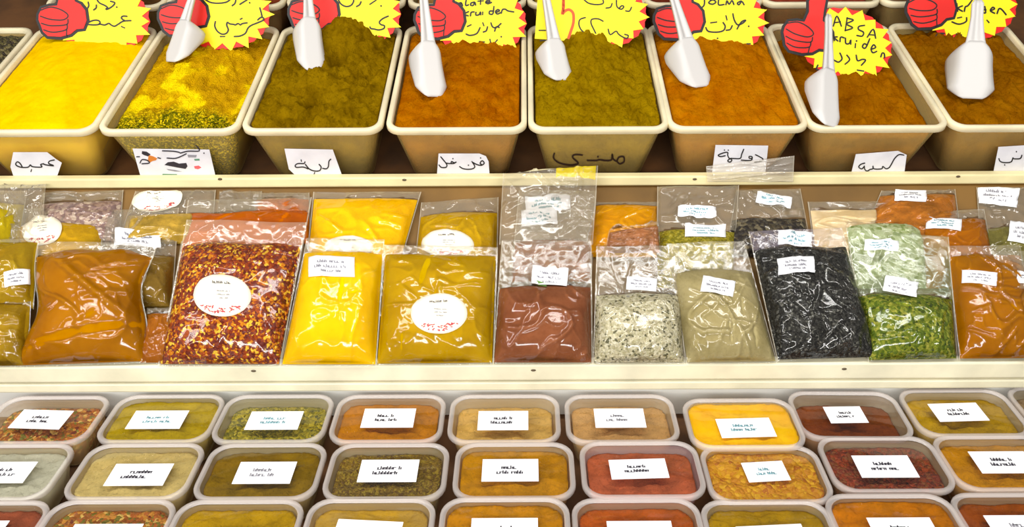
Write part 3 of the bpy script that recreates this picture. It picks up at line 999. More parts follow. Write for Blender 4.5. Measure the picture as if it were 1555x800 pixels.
# ------------------------------------------------------------------ bags of spice
class Bag:
    def __init__(s, P, quad, vf, T, seed, crease=1.0, top_noise=0.02, flap=0.004, m=0.022, lwarp=(), rwarp=(), folds=()):
        s.lw, s.rw = lwarp, rwarp
        s.P, s.vf, s.T, s.seed, s.m = P, vf, T, seed, m
        if abs(P.o.z - Z(-0.8095)) < 1e-6:      # the lowest layer stays clear of the board above
            quad = quad[:2] + [(x, y + 5) for x, y in quad[2:]]
        s.q = [P.at(*p) for p in quad]       # BL BR TR TL
        s.n = P.n
        s.rnd = random.Random(seed)
        s.cr = crease
        s.tn = top_noise
        s.flap = flap
        s.lines = [(*f,) for f in folds]
        for _ in range(int(5 * crease)):
            x, y = s.rnd.uniform(0.1, 0.9), s.rnd.uniform(0.05, 0.85)
            a = s.rnd.uniform(-0.9, 0.9) + (math.pi / 2 if s.rnd.random() < 0.45 else 0)
            s.lines.append((x, y, math.cos(a), math.sin(a), s.rnd.uniform(0.1, 0.3), s.rnd.uniform(0.002, 0.004) * s.rnd.choice((1, 1, -1)), s.rnd.uniform(0.010, 0.022)))

    def base(s, u, v):
        u = u + (1 - u) * sum(d * math.exp(-((v - c) / w) ** 2) for c, w, d in s.lw) + u * sum(d * math.exp(-((v - c) / w) ** 2) for c, w, d in s.rw)
        a = s.q[0].lerp(s.q[1], u)
        b = s.q[3].lerp(s.q[2], u)
        w = 0.012 * math.sin(u * 6 + s.seed) * v * (1 - u) * u * 4
        return a.lerp(b, v + w * 0.5)

    def vtop(s, u):
        return s.vf + s.tn * noise.noise(Vector((u * 4.0, s.seed * 1.7, 0.3))) - s.tn * 1.2 * abs(2 * u - 1) ** 3

    def thick(s, u, v):
        m = s.m
        x = (u - m) / (1 - 2 * m)
        y = (v - m * 0.6) / (s.vtop(u) - m * 0.6)
        if not (0 < x < 1 and 0 < y < 1):
            return 0.0
        return s.T * (1 - abs(2 * x - 1) ** 3.0) ** 0.6 * (1 - abs(2 * y - 1) ** 3.4) ** 0.62 * (1.14 - 0.28 * y)

    def wrinkle(s, u, v):
        win = max(0.0, min(1.0, min(u, 1 - u) / 0.07, min(v, 1 - v) / 0.05))
        h = 0.0
        for (x, y, c, sn, ln, amp, sg) in s.lines:
            dx, dy = u - x, (v - y) * 1.25
            al = dx * c + dy * sn
            ac = -dx * sn + dy * c
            if abs(al) < ln:
                h += amp * max(0.0, 1 - abs(ac) / (sg * 1.8)) * (1 - (al / ln) ** 2)
        nz = noise.noise(Vector((u * 2.6 + s.seed, v * 3.4, s.seed * 0.37)))
        h += s.cr * 0.0030 * max(0.0, 1 - 7 * abs(nz)) ** 1.5
        nz = noise.noise(Vector((u * 5.2 + s.seed + v * 2, v * 6.5, s.seed * 0.77)))
        h += s.cr * 0.0014 * max(0.0, 1 - 7 * abs(nz)) ** 1.5
        if v > s.vtop(u):
            h *= 1.9
        return h * win

    def film(s, u, v):
        t = s.thick(u, v)
        win = max(0.0, min(1.0, min(u, 1 - u) / 0.05, min(v, 1 - v) / 0.03))
        fl = s.flap * (0.6 + 0.8 * noise.noise(Vector((u * 3.1 + s.seed, v * 4, 5.5)))) * win
        return max(t, fl, 0.0008) + 0.0012 * win + s.wrinkle(u, v)

    def back(s, u, v):
        return 0.0002

    def pos(s, u, v, lift=0.0):
        return s.base(u, v) + s.n * (s.film(u, v) + lift)

    def uv(s, px, py):
        """which (u, v) of the front sheet is seen at a pixel"""
        u = v = 0.5
        h = s.T * 0.6
        for _ in range(14):
            p = s.P.at(px, py, h)
            p = p - s.n * h
            e = 1e-3
            b = s.base(u, v)
            du = (s.base(u + e, v) - b) / e
            dv = (s.base(u, v + e) - b) / e
            r = p - b
            a11, a12, a22 = du.dot(du), du.dot(dv), dv.dot(dv)
            b1, b2 = r.dot(du), r.dot(dv)
            det = a11 * a22 - a12 * a12
            u += (b1 * a22 - b2 * a12) / det
            v += (a11 * b2 - a12 * b1) / det
            if -0.1 < u < 1.1 and -0.1 < v < 1.1:
                h = 0.5 * h + 0.5 * s.film(min(max(u, 0), 1), min(max(v, 0), 1))
        return u, v


def text_lines(rnd, rows, asp=1.9):
    """rows of tiny illegible print: (centre height, from, to, letter height); strokes in label units"""
    out = []
    for y, a, b, lh in rows:
        x = a
        wgt = lh * 0.2
        lw = lh / asp * 0.62
        while x < b - lw:
            for _ in range(rnd.randint(3, 8)):
                if x > b - lw:
                    break
                k = rnd.random()
                lo = y - lh * 0.5
                out.append(([(x, lo), (x, y + lh * (0.5 if k > 0.6 else 0.15))], wgt))
                if k < 0.75:
                    yy = lo if k < 0.3 else y + lh * 0.1
                    out.append(([(x, yy), (x + lw * 0.8, yy)], wgt * 1.3))
                if k > 0.4:
                    out.append(([(x + lw * 0.7, lo), (x + lw * 0.7, y + lh * 0.1)], wgt))
                x += lw * 1.25
            x += lw * 1.1
    return out


def bag_sticker(bag, parent, kind, c, w, h, rot, seed, mt=None):
    """kind 'rect' or 'round'; c, w, h in photo pixels, rot clockwise in degrees"""
    rnd = random.Random(seed)
    ca, sa = math.cos(math.radians(rot)), math.sin(math.radians(rot))

    def corner(x, y):
        return bag.uv(c[0] + x * w / 2 * ca - y * h / 2 * sa, c[1] + x * w / 2 * sa + y * h / 2 * ca)

    q = [corner(-1, 1), corner(1, 1), corner(1, -1), corner(-1, -1)]     # BL BR TR TL

    def uvof(x, y):                   # x 0..1 left-right, y 0..1 bottom-top
        a = [q[0][k] + (q[1][k] - q[0][k]) * x for k in (0, 1)]
        b = [q[3][k] + (q[2][k] - q[3][k]) * x for k in (0, 1)]
        return [a[k] + (b[k] - a[k]) * y for k in (0, 1)]

    def smooth_h(u, v):
        """paper bridges the small wrinkles"""
        s_ = 0
        for du, dv in ((0, 0), (.02, 0), (-.02, 0), (0, .02), (0, -.02)):
            s_ = max(s_, bag.film(u + du, v + dv))
        return s_

    def at(x, y, lift=0.0):
        u, v = uvof(x, y)
        u, v = min(max(u, 0.01), 0.99), min(max(v, 0.01), 0.99)
        return bag.base(u, v) + bag.n * (smooth_h(u, v) + 0.0009 + lift)

    m = MB()
    N = 10
    if kind == 'rect':
        m.grid(N, N, at)
    else:
        vs, fs = [at(0.5, 0.5)], []
        R, A = 5, 36
        for r in range(1, R + 1):
            for a in range(A):
                t = 2 * math.pi * a / A
                vs.append(at(0.5 + 0.5 * r / R * math.cos(t), 0.5 + 0.5 * r / R * math.sin(t)))
        for a in range(A):
            b = (a + 1) % A
            fs.append((0, 1 + a, 1 + b))
            for r in range(R - 1):
                o = 1 + r * A
                fs.append((o + a, o + A + a, o + A + b, o + b))
        m.add(vs, fs)
    st = m.build('sticker', mt or (M_PAPER if kind == 'rect' else M_CREAM), parent)
    sm = st.modifiers.new('thickness', 'SOLIDIFY')
    sm.thickness = 0.0003
    a2 = lambda x, y, l: at(x, y, 0.0004 + l)
    if kind == 'rect':
        m = MB()
        for s, wg in text_lines(rnd, [(0.72, 0.22, 0.8, .13), (0.48, 0.15, 0.85, .13), (0.26, 0.3, 0.75, .11)]):
            m.ribbon(s, wg, a2, 0, 0.0002, False)
        m.build('lettering', rnd.choice((M_GREYINK, M_GREYINK, M_TEAL)), st, smooth=False)
    else:
        m = MB()
        for s, wg in text_lines(rnd, [(0.80, 0.34, 0.66, .06)], 1.3):
            m.ribbon(s, wg, a2, 0, 0.0002, False)
        m.build('lettering', M_INK, st, smooth=False)
        m = MB()
        for s, wg in text_lines(rnd, [(0.60, 0.42, 0.66, .03), (0.52, 0.42, 0.66, .03), (0.44, 0.46, 0.62, .03)], 1.3):
            m.ribbon(s, wg, a2, 0, 0.0002, False)
        m.build('lettering', M_GREYINK, st, smooth=False)
        m = MB()
        for _ in range(46):
            a = rnd.uniform(-2.55, -0.6)
            rr = rnd.uniform(0.30, 0.43)
            x, y = 0.5 + rr * math.cos(a), 0.5 + rr * math.sin(a)
            y = min(y, 0.24)
            if (x - .5) ** 2 + (y - .5) ** 2 > 0.21:
                continue
            m.ribbon([(x, y), (x + rnd.uniform(-.03, .03), y + rnd.uniform(-.02, .02))], 0.026, a2, 0, 0.0002, False)
        m.build('flower_print', M_REDPRINT, st, smooth=False)
    return st


def make_bag(P, quad, vf, T, mt, label, seed, stickers=(), filmmat=None, group='bags of spice on the middle shelf', crease=1.0, res=46, **kw):
    bag = Bag(P, quad, vf, T, seed, crease, **kw)
    root = empty('spice_bag', bag.base(0.5, 0.0))
    tag(root, label, 'bag', group)
    nu, nv = int(res * 1.3), int(res * 1.7)
    mg = bag.m
    if mt is not None:
        m = MB()

        def front(x, y):
            u = mg * 0.7 + x * (1 - 1.4 * mg)
            v = mg * 0.6 + y * (bag.vtop(u) - mg * 0.6)
            t = bag.thick(u, v)
            w = min(1.0, t / (0.4 * bag.T + 1e-6))
            return bag.base(u, v) + bag.n * (0.0012 + max(0.0, t + 0.35 * bag.wrinkle(u, v) * w))

        def rear(x, y):
            u = mg * 0.7 + x * (1 - 1.4 * mg)
            v = mg * 0.6 + y * (bag.vtop(u) - mg * 0.6)
            return bag.base(u, v) + bag.n * 0.0011

        m.grid(nu, nv, front)
        m.grid(nu, nv, rear, flip=True)
        m.build('spice_fill', mt, root)
    m = MB()
    m.grid(nu, nv, lambda u, v: bag.base(u, v) + bag.n * (bag.film(u, v) + 0.0006))
    m.m = [1 if bag.vtop((f[0] % (nu + 1)) / nu) < (f[0] // (nu + 1) + 0.5) / nv else 0 for f in m.f]
    m.grid(6, 8, lambda u, v: bag.base(u, v) + bag.n * 0.0002, flip=True)
    fl = m.build('plastic_film', [M_FILM, filmmat or M_FLAP], root)
    for u0, u1 in ((0.0, mg * 0.45), (1 - mg * 0.45, 1.0)):      # the pressed seam along each long edge
        m = MB()
        m.grid(2, 30, lambda a, v: bag.base(u0 + (u1 - u0) * a, v) + bag.n * (bag.film(u0 + (u1 - u0) * a, v) + 0.0009))
        m.build('seam', M_SEAM, fl)
    for k, (kind, c, w, h, rot) in enumerate(stickers):
        bag_sticker(bag, root, kind, c, w, h, rot, seed * 10 + k)
    return root, bag


M_SEAM = plain('sealed_film_edge', (240, 230, 206), 0.3, alpha=0.28)
FP = Plane(1.092, Z(-0.7935), 38)        # front bags lean on the ones behind
BP = Plane(1.108, Z(-0.806), 30.6)      # second row, on the sloping shelf
RP = Plane(1.108, Z(-0.8095), 30)       # lowest layer at the back

chili = flakes([(0, (112, 30, 6)), (0.2, (146, 52, 8)), (0.38, (176, 78, 10)), (0.52, (130, 60, 46)), (0.66, (222, 140, 10)), (0.82, (250, 206, 60)), (0.93, (150, 70, 40))], 250, 0.8, 0.5)
sesame = flakes([(0, (216, 206, 172)), (0.3, (232, 224, 194)), (0.55, (190, 180, 140)), (0.75, (206, 198, 160)), (0.9, (112, 108, 78))], 300, 0.9)
blackseed = flakes([(0, (38, 36, 32)), (0.4, (56, 54, 48)), (0.7, (70, 68, 62)), (0.9, (112, 110, 100))], 300, 0.9, 0.35)
greenleaf = flakes([(0, (92, 112, 14)), (0.3, (120, 134, 24)), (0.6, (146, 152, 40)), (0.82, (172, 170, 62)), (0.94, (70, 86, 12))], 240, 0.9)
peppercorn = flakes([(0, (56, 48, 40)), (0.5, (92, 82, 62)), (0.8, (130, 118, 90))], 150, 1.0)
fennel = flakes([(0, (150, 140, 20)), (0.4, (184, 166, 30)), (0.8, (206, 190, 70))], 240, 0.9)
purple = flakes([(0, (140, 112, 104)), (0.4, (168, 140, 124)), (0.8, (200, 178, 156))], 160, 0.6)

# --- lowest layer at the back
make_bag(RP, [(50, 372), (182, 372), (188, 284), (66, 288)], 0.80, 0.012, purple, 'crumpled clear bag of purple flakes at the back under the board', 71, crease=1.4, res=34, flap=0.006)
make_bag(RP, [(178, 372), (322, 372), (328, 284), (206, 286)], 0.55, 0.014, powder((214, 176, 70)), 'pale ochre bag at the back with a cream round label half hidden', 72,
         [('round', (240, 304), 80, 34, -6)], res=34)
make_bag(RP, [(384, 372), (472, 372), (470, 288), (388, 288)], 0.88, 0.010, powder((206, 108, 4)), 'clear bag at the back showing a strip of orange powder', 73, crease=1.3, res=34)
make_bag(RP, [(324, 372), (392, 372), (398, 286), (334, 286)], 0.03, 0.004, None, 'empty clear bag at the back between the round label and orange strip', 78, crease=1.6, res=30, flap=0.006)
make_bag(RP, [(885, 392), (1000, 392), (1000, 302), (903, 302)], 0.94, 0.022, powder((224, 162, 6), (208, 142, 2), 18, 0.2), 'plain orange powder bag at the back without a label', 74, crease=0.8, res=36)
make_bag(RP, [(1100, 392), (1235, 392), (1215, 282), (1118, 284)], 0.56, 0.014, peppercorn, 'clear bag of black peppercorns below its small slanted label', 75, [('rect', (1175, 304), 54, 18, 10)], res=36)
make_bag(RP, [(1300, 380), (1462, 380), (1450, 283), (1338, 285)], 0.92, 0.014, powder((206, 130, 44)), 'reddish orange bag peeping out at the back under a pinkish label', 76, [('rect', (1382, 297), 48, 18, 2)], res=36)
make_bag(RP, [(1490, 400), (1610, 400), (1596, 278), (1482, 280)], 0.45, 0.014, powder((150, 140, 70)), 'clear bag with two white labels at the end of the back layer', 77,
         [('rect', (1514, 298), 62, 30, 6), ('rect', (1552, 355), 44, 30, 8)], res=36)
# --- second row
make_bag(BP, [(-60, 440), (20, 440), (42, 290), (-50, 290)], 0.86, 0.026, powder((196, 172, 10), (176, 150, 8), 14, 0.3), 'bright olive yellow bag cut by the photo edge, topmost there', 81, res=36)
make_bag(BP, [(24, 446), (150, 446), (160, 312), (30, 318)], 0.80, 0.022, powder((206, 164, 22), (184, 140, 14), 14, 0.3), 'golden bag with pale round label behind the slumped caramel bag', 82,
         [('round', (66, 352), 62, 46, -10)], crease=0.7)
make_bag(BP, [(136, 470), (262, 470), (272, 316), (162, 320)], 0.52, 0.026, powder((150, 118, 46), (128, 98, 34), 20, 0.4), 'clear topped brown bag with blank white label beside the chili flakes', 83,
         [('rect', (210, 361), 72, 26, 4)], crease=1.2)
make_bag(BP, [(262, 450), (448, 450), (474, 300), (286, 304)], 0.86, 0.020, powder((200, 104, 6), (184, 90, 2), 16, 0.2), 'orange powder bag mostly hidden behind the chili flake bag', 84, res=36)
make_bag(BP, [(462, 430), (600, 430), (640, 292), (476, 292)], 0.93, 0.024, powder((246, 200, 8), (236, 184, 4), 14, 0.2), 'bright yellow powder bag lying behind the labelled yellow bag', 85,
         [('round', (530, 376), 74, 34, 0)], crease=0.7)
make_bag(BP, [(625, 440), (755, 440), (757, 300), (640, 308)], 0.84, 0.026, powder((204, 164, 14), (186, 144, 8), 14, 0.3), 'mustard bag with half visible round label, behind its twin', 86, [('round', (680, 373), 80, 42, 0)], crease=0.8)
make_bag(BP, [(775, 430), (898, 430), (906, 290), (788, 290)], 0.44, 0.024, powder((170, 92, 26), (140, 70, 18), 20, 0.5), 'clear bag of brown powder with two overlapping white labels', 87,
         [('rect', (832, 310), 68, 22, -4), ('rect', (819, 331), 54, 24, -3)], crease=1.4)
make_bag(BP, [(996, 440), (1112, 440), (1122, 282), (998, 284)], 0.56, 0.018, fennel, 'clear bag of green yellow seeds with two white labels', 88,
         [('rect', (1058, 322), 58, 15, 1), ('rect', (1071, 350), 62, 21, 1)], crease=1.0)
make_bag(RP, [(1238, 400), (1400, 400), (1398, 300), (1226, 302)], 0.86, 0.008, powder((222, 196, 146), (232, 212, 176), 18, 0.2), 'pale beige bag with peach streak behind the green leaf bag', 89, crease=1.0)
make_bag(BP, [(1292, 440), (1410, 440), (1402, 332), (1280, 336)], 0.94, 0.020, flakes([(0, (176, 186, 130)), (0.4, (196, 204, 156)), (0.75, (140, 156, 84)), (0.9, (206, 212, 176))], 170, 0.6), 'dusty pale green bag right behind the green leaf bag', 79, crease=1.2)
make_bag(BP, [(1402, 440), (1516, 440), (1494, 318), (1392, 322)], 0.88, 0.026, powder((186, 112, 2), (168, 96, 0), 16, 0.2), 'smaller orange powder bag lying above the large orange one', 90, [('rect', (1432, 341), 54, 18, 3)], crease=0.9)
# --- front row
make_bag(FP, [(-70, 558), (44, 556), (48, 458), (-60, 460)], 0.95, 0.03, powder((176, 140, 24), (150, 116, 16), 14, 0.3), 'rolled mustard bag lowest in the corner beside the caramel bag', 91, crease=1.2, res=36)
make_bag(Plane(1.094, Z(-0.795), 36), [(-60, 470), (52, 470), (60, 362), (-50, 366)], 0.95, 0.026, powder((178, 146, 24), (160, 124, 14), 14, 0.3), 'olive bag with a tilted blank label beside the caramel bag', 92,
         [('rect', (28, 424), 42, 24, -4)], crease=0.9, res=36)
make_bag(Plane(1.094, Z(-0.795), 33), [(212, 552), (262, 552), (272, 468), (224, 468)], 0.9, 0.012, powder((168, 100, 20), (150, 84, 14), 14, 0.3), 'narrow rusty brown bag wedged between the caramel bag and the chili flakes', 104, crease=1.2, res=30)
make_bag(FP, [(22, 558), (222, 551), (240, 372), (58, 366)], 0.93, 0.040, powder((176, 116, 2), (160, 100, 0), 12, 0.1), 'slumped shiny caramel brown powder bag without a label', 93, crease=1.2, res=60, top_noise=0.05, lwarp=((.42, .25, .10),), rwarp=((.62, .24, -.09),),
         folds=((.55, .60, .73, -.68, .5, .008, .03), (.5, .2, .97, .24, .55, -.006, .028), (.8, .78, .9, .45, .3, .005, .02)))
make_bag(FP, [(240, 556), (426, 556), (466, 338), (284, 334)], 0.84, 0.032, chili, 'bag of red chili flakes and yellow seeds with round label', 94, [('round', (338, 450), 88, 64, 2)], res=60, crease=0.9)
make_bag(FP, [(426, 556), (572, 556), (584, 364), (466, 362)], 0.90, 0.032, powder((238, 196, 2), (230, 184, 0), 12, 0.1), 'bright yellow powder bag with blank rectangular label in the front row', 95, [('rect', (504, 406), 70, 30, 0)], res=56, crease=0.8)
make_bag(FP, [(570, 555), (750, 553), (756, 376), (584, 372)], 0.93, 0.034, powder((194, 156, 4), (178, 138, 0), 12, 0.15), 'mustard powder bag with whole round label in the front row', 96, [('round', (667, 477), 86, 62, 0)], res=60, crease=1.0)
f5_root, f5_bag = make_bag(FP, [(748, 553), (900, 553), (898, 366), (762, 366)], 0.62, 0.030, powder((150, 92, 58), (132, 76, 44), 14, 0.2), 'cocoa red powder bag with label under its clear top', 97, [('rect', (835, 419), 54, 28, 5)], res=56, crease=1.3)
m = MB()
q_ = [f5_bag.uv(*p) for p in ((809, 424), (829, 431), (830, 436), (818, 434))]
m.prism([(a, b) for a, b in q_], lambda u, v, h: f5_bag.pos(u, v, h), 0.0016, 0.0028)
m.build('green_leaf_print', M_GREENLEAF, f5_root, smooth=False)
make_bag(FP, [(900, 553), (1040, 552), (1030, 374), (906, 374)], 0.58, 0.026, sesame, 'bag of pale seeds flecked with grey in the front row', 98, [('rect', (974, 432), 46, 20, 4)], res=56, crease=1.0)
make_bag(FP, [(1042, 553), (1180, 551), (1130, 366), (1012, 370)], 0.76, 0.028, powder((178, 164, 118), (160, 146, 98), 14, 0.3), 'bag of pale greyish beige powder with tilted label', 99, [('rect', (1090, 435), 50, 24, 10)], res=56, crease=1.3)
make_bag(FP, [(1180, 549), (1334, 545), (1278, 346), (1136, 352)], 0.86, 0.032, blackseed, 'bag of shiny black seeds with mauve tinted top', 100, [('rect', (1207, 363), 52, 24, 4), ('rect', (1208, 404), 56, 25, -4)], M_FILM_MAUVE, res=60, crease=1.8)
make_bag(FP, [(1318, 550), (1454, 547), (1440, 360), (1284, 346)], 0.50, 0.028, greenleaf, 'bag of green leaf flakes, half empty, dusty above', 101, [('rect', (1338, 373), 52, 16, 2), ('rect', (1367, 436), 52, 24, 10)], M_FILM_GREEN, res=56, crease=1.2)
make_bag(FP, [(1456, 547), (1580, 546), (1548, 372), (1438, 374)], 0.92, 0.030, powder((174, 112, 2), (160, 98, 0), 12, 0.15), 'large orange powder bag in the front row with slanted label', 102, [('rect', (1486, 423), 54, 20, 4)], res=56, crease=1.5)
make_bag(Plane(1.094, Z(-0.772), 38), [(1560, 540), (1660, 540), (1622, 378), (1506, 382)], 0.6, 0.022, powder((184, 124, 30)), 'half clear bag overlapping the large orange bag at the shelf end', 103, [('rect', (1562, 424), 40, 20, 12)], crease=1.2, res=36)
# --- loose pieces on and over the upper board
SP = Plane(1.108, Z(-0.783), 34)
sp_root, sp_bag = make_bag(SP, [(758, 372), (900, 372), (908, 252), (764, 264)], 0.02, 0.004, None, 'empty crinkled clear bag with yellowish corner drooping over the board', 111, crease=1.6, res=36, flap=0.010)
m = MB()
m.grid(14, 10, lambda a, b: sp_bag.pos(0.56 + 0.42 * a, 0.86 + 0.13 * b - 0.05 * a * (1 - b), 0.0012))
m.build('yellow_corner', plain('yellow_film', (236, 208, 20), 0.25, alpha=0.62), sp_root)
make_bag(Plane(1.4155, Z(-0.6055), 88), [(1074, 276), (1204, 276), (1206, 236), (1072, 252)], 0.02, 0.004, None, 'folded clear plastic sleeve standing against the neatly written tag', 112, crease=1.0, res=24, flap=0.002,
         filmmat=film('folded_sleeve', haze=0.28, tint=(244, 232, 214), gloss=1.2))
make_bag(Plane(1.108, Z(-0.79), 33), [(918, 385), (1003, 385), (1000, 338), (925, 350)], 0.9, 0.01, powder((196, 130, 80)), 'small crumpled clear packet lying on the plain orange bag', 113, crease=2.2, res=30, flap=0.008)
make_bag(Plane(1.108, Z(-0.798), 31.5), [(-10, 384), (62, 384), (70, 280), (-6, 282)], 0.05, 0.004, None, 'empty clear bag top at the corner under the board', 114, crease=1.5, res=28, flap=0.006)

# ------------------------------------------------------------------ clear lidded boxes on the lowest shelf
BW, BD, BH = 0.178, 0.119, 0.063
LP = Plane(1.0, LID_Z, 0)


_bodies = {}


def body_plastic(mt):
    """translucent walls tinted towards the colour of what the box holds"""
    if mt.name not in _bodies:
        r = next(n for n in mt.node_tree.nodes if n.type == 'VALTORGB')
        e = [el.color for el in r.color_ramp.elements]
        c = [sum(x[k] for x in e) / len(e) for k in range(3)]
        m = plain('tinted_box_plastic', (255, 255, 255), 0.25, alpha=0.5)
        b = next(n for n in m.node_tree.nodes if n.type == 'BSDF_PRINCIPLED')
        base = lin((236, 220, 176))
        b.inputs['Base Color'].default_value = (*[base[k] * 0.6 + min(1, c[k] * 1.3) * 0.4 for k in range(3)], 1)
        _bodies[mt.name] = m
    return _bodies[mt.name]


def make_box(c, rot, mt, drop, lb, seed, dz=0.0, sticker=(0, 0, .083, .044, 0), inkm=None, slope=0.0, tint=None, tilt=0.0, lump=0.0048):
    """c: photo pixel of the lid's middle; rot clockwise in the photo"""
    P = Plane(1.0, LID_Z + dz, 0)
    p = P.at(*c)
    r3 = Matrix.Rotation(math.radians(-rot), 3, 'Z') @ Matrix.Rotation(math.radians(tilt), 3, 'X')
    root = empty('spice_box', p - r3 @ Vector((0, 0, BH)), r3)
    tag(root, lb, 'box', 'clear lidded spice boxes on the lowest shelf')
    hw, d2 = BW / 2, BD / 2
    up = lambda l: [(a, b, z + BH) for a, b, z in l]
    m = MB()
    m.loft([up(l) for l in (rrect(hw - 0.006, -d2 + 0.006, d2 - 0.006, 0.026, -0.006), rrect(hw - 0.017, -d2 + 0.016, d2 - 0.016, 0.022, -BH + 0.003), rrect(hw - 0.021, -d2 + 0.020, d2 - 0.020, 0.018, -BH))], cap0=False)
    m.build('box_body', tint or body_plastic(mt), root, local=True)
    m = MB()
    m.loft([up(l) for l in (rrect(hw - 0.001, -d2 + 0.001, d2 - 0.001, 0.030, -0.009), rrect(hw, -d2, d2, 0.031, -0.007), rrect(hw, -d2, d2, 0.031, -0.002), rrect(hw - 0.0015, -d2 + 0.0015, d2 - 0.0015, 0.030, 0.0),
                            rrect(hw - 0.006, -d2 + 0.006, d2 - 0.006, 0.027, 0.0), rrect(hw - 0.008, -d2 + 0.008, d2 - 0.008, 0.025, -0.0035))], cap0=False, cap1=False)
    lid_rim = MB()
    lid_rim.v, lid_rim.f, lid_rim.m = m.v, m.f, m.m
    m = MB()
    m.loft([up(l) for l in (rrect(hw - 0.0078, -d2 + 0.0078, d2 - 0.0078, 0.025, -0.0032), rrect(hw - 0.011, -d2 + 0.011, d2 - 0.011, 0.022, -0.0036), rrect(hw - 0.013, -d2 + 0.013, d2 - 0.013, 0.02, -0.0026))], cap0=False)
    lid = m.build('lid', M_LID, root, local=True)
    lid_rim.build('lid_rim', M_RIM, lid, local=True)
    zt = -0.0065 - drop * 0.62
    f = lambda z: max(0.0, min(1.0, (z + 0.006) / (-BH + 0.009)))

    def top(a, b):
        e = min(1.0, (1 - abs(a)) / 0.2, (1 - abs(b)) / 0.2)
        return min(-0.0055, zt - slope * b * 0.5 * (a if False else 1) + lump * fbm(a * 2.6 + seed, b * 2.2, seed) * (0.4 + e) + 0.0011 * fbm(a * 14 + seed, b * 12, seed))

    hm = heap(hw - 0.0078, -d2 + 0.0078, d2 - 0.0078, -BH + 0.002, hw - 0.0225, -d2 + 0.0215, d2 - 0.0215, top, 44, 32, 0.24)
    hm.v = [(a, b, z + BH) for a, b, z in hm.v]
    hm.build('spice_fill', mt, root, local=True)
    sx, sy, sw, sh, sr = sticker
    ca, sa = math.cos(math.radians(-sr)), math.sin(math.radians(-sr))

    def at(x, y, h):
        X, Y = (x - 0.5) * sw, (y - 0.5) * sh
        return (sx + X * ca - Y * sa, sy + X * sa + Y * ca, BH - 0.0026 + h)

    m = MB()
    m.prism([(0, 0), (1, 0), (1, 1), (0, 1)], at, 0.0002, 0.0009)
    st = m.build('sticker', M_PAPER, root, smooth=False, local=True)
    rnd = random.Random(seed * 7)
    m = MB()
    for s, wg in text_lines(rnd, [(0.62, rnd.uniform(.28, .36), rnd.uniform(.62, .74), .13), (0.40, rnd.uniform(.22, .28), rnd.uniform(.70, .78), .13)]):
        m.ribbon(s, wg * 1.0, at, 0.0009, 0.0011, False)
    m.build('lettering', inkm or rnd.choice((M_INK, M_GREYINK, M_INK)), st, smooth=False, local=True)
    return root


curry = lambda c, k=0.82: powder(c, tuple(v * k for v in c), 30, 0.6)
mixbrown = flakes([(0, (150, 84, 20)), (0.3, (176, 96, 30)), (0.5, (196, 130, 40)), (0.7, (120, 110, 30)), (0.86, (220, 180, 90)), (0.95, (110, 40, 10))], 190)
greenmix = flakes([(0, (120, 112, 14)), (0.3, (150, 136, 20)), (0.6, (176, 156, 26)), (0.8, (196, 176, 50)), (0.93, (90, 84, 14))], 250)
brownherb = flakes([(0, (112, 86, 18)), (0.3, (134, 104, 24)), (0.6, (150, 124, 30)), (0.85, (100, 70, 20))], 280)
redmix = flakes([(0, (120, 44, 14)), (0.3, (148, 58, 20)), (0.6, (130, 70, 30)), (0.85, (92, 36, 14))], 200)
goldmix = flakes([(0, (206, 146, 12)), (0.4, (196, 130, 12)), (0.7, (220, 166, 24)), (0.9, (176, 104, 14))], 150)
M_BODY_PINK = plain('milky_pink_plastic', (232, 196, 200), 0.25, alpha=0.4)
ST = lambda dx=0, dy=0, w=.083, h=.044, r=0: (dx, dy, w, h, r)
# back row, left to right
make_box((66, 635), 0, mixbrown, 0.020, 'clear box of coarse red brown mix, first of the row under the white panel', 1, sticker=ST(-.004, 0, .083, .045, 3))
make_box((246, 633), 0, curry((196, 166, 6), .86), 0.006, 'clear box of olive green powder filled high with blank looking label', 2, sticker=ST(-.006, -.004, .086, .044, 0), inkm=M_TEAL)
make_box((416, 633), 0, greenmix, 0.020, 'clear box of green flaky herbs, half full, next to the olive powder', 3, sticker=ST(.002, -.006, .084, .044, 0), inkm=M_TEAL)
make_box((590, 633), 0, curry((208, 132, 14), .86), 0.014, 'clear box of rust orange spice below the yellow powder bag', 4, sticker=ST(0, 0, .083, .046, 0), inkm=M_INK)
make_box((766, 633), 0, curry((228, 182, 92), .88), 0.022, 'clear box of tan spice pieces below the mustard bag', 5, sticker=ST(-.002, -.006, .080, .046, 0), inkm=M_INK)
make_box((943, 633), 0, curry((218, 168, 100), .88), 0.020, 'clear box of pale tan powder below the sesame seed bag', 6, sticker=ST(-.002, 0, .080, .046, 0))
make_box((1128, 640), 0, powder((248, 200, 4), (240, 180, 0), 16, 0.2), 0.0, 'brimful clear box of vivid yellow powder set askew', 7, dz=0.008, sticker=ST(.002, -.012, .085, .044, -2), inkm=M_TEAL)
make_box((1290, 628), 1, curry((142, 66, 14)), 0.026, 'clear box of dark red powder, half full, beside the vivid yellow one', 8, sticker=ST(-.006, 0, .060, .040, -2), inkm=M_INK)
make_box((1463, 624), 0, curry((204, 160, 14), .86), 0.016, 'clear box of dull gold powder beside the dark red one in the back row', 9, sticker=ST(-.008, 0, .080, .044, -2))
make_box((1632, 620), 0, curry((150, 120, 80)), 0.02, 'clear box cut by the photo edge at the end of the back row', 10)
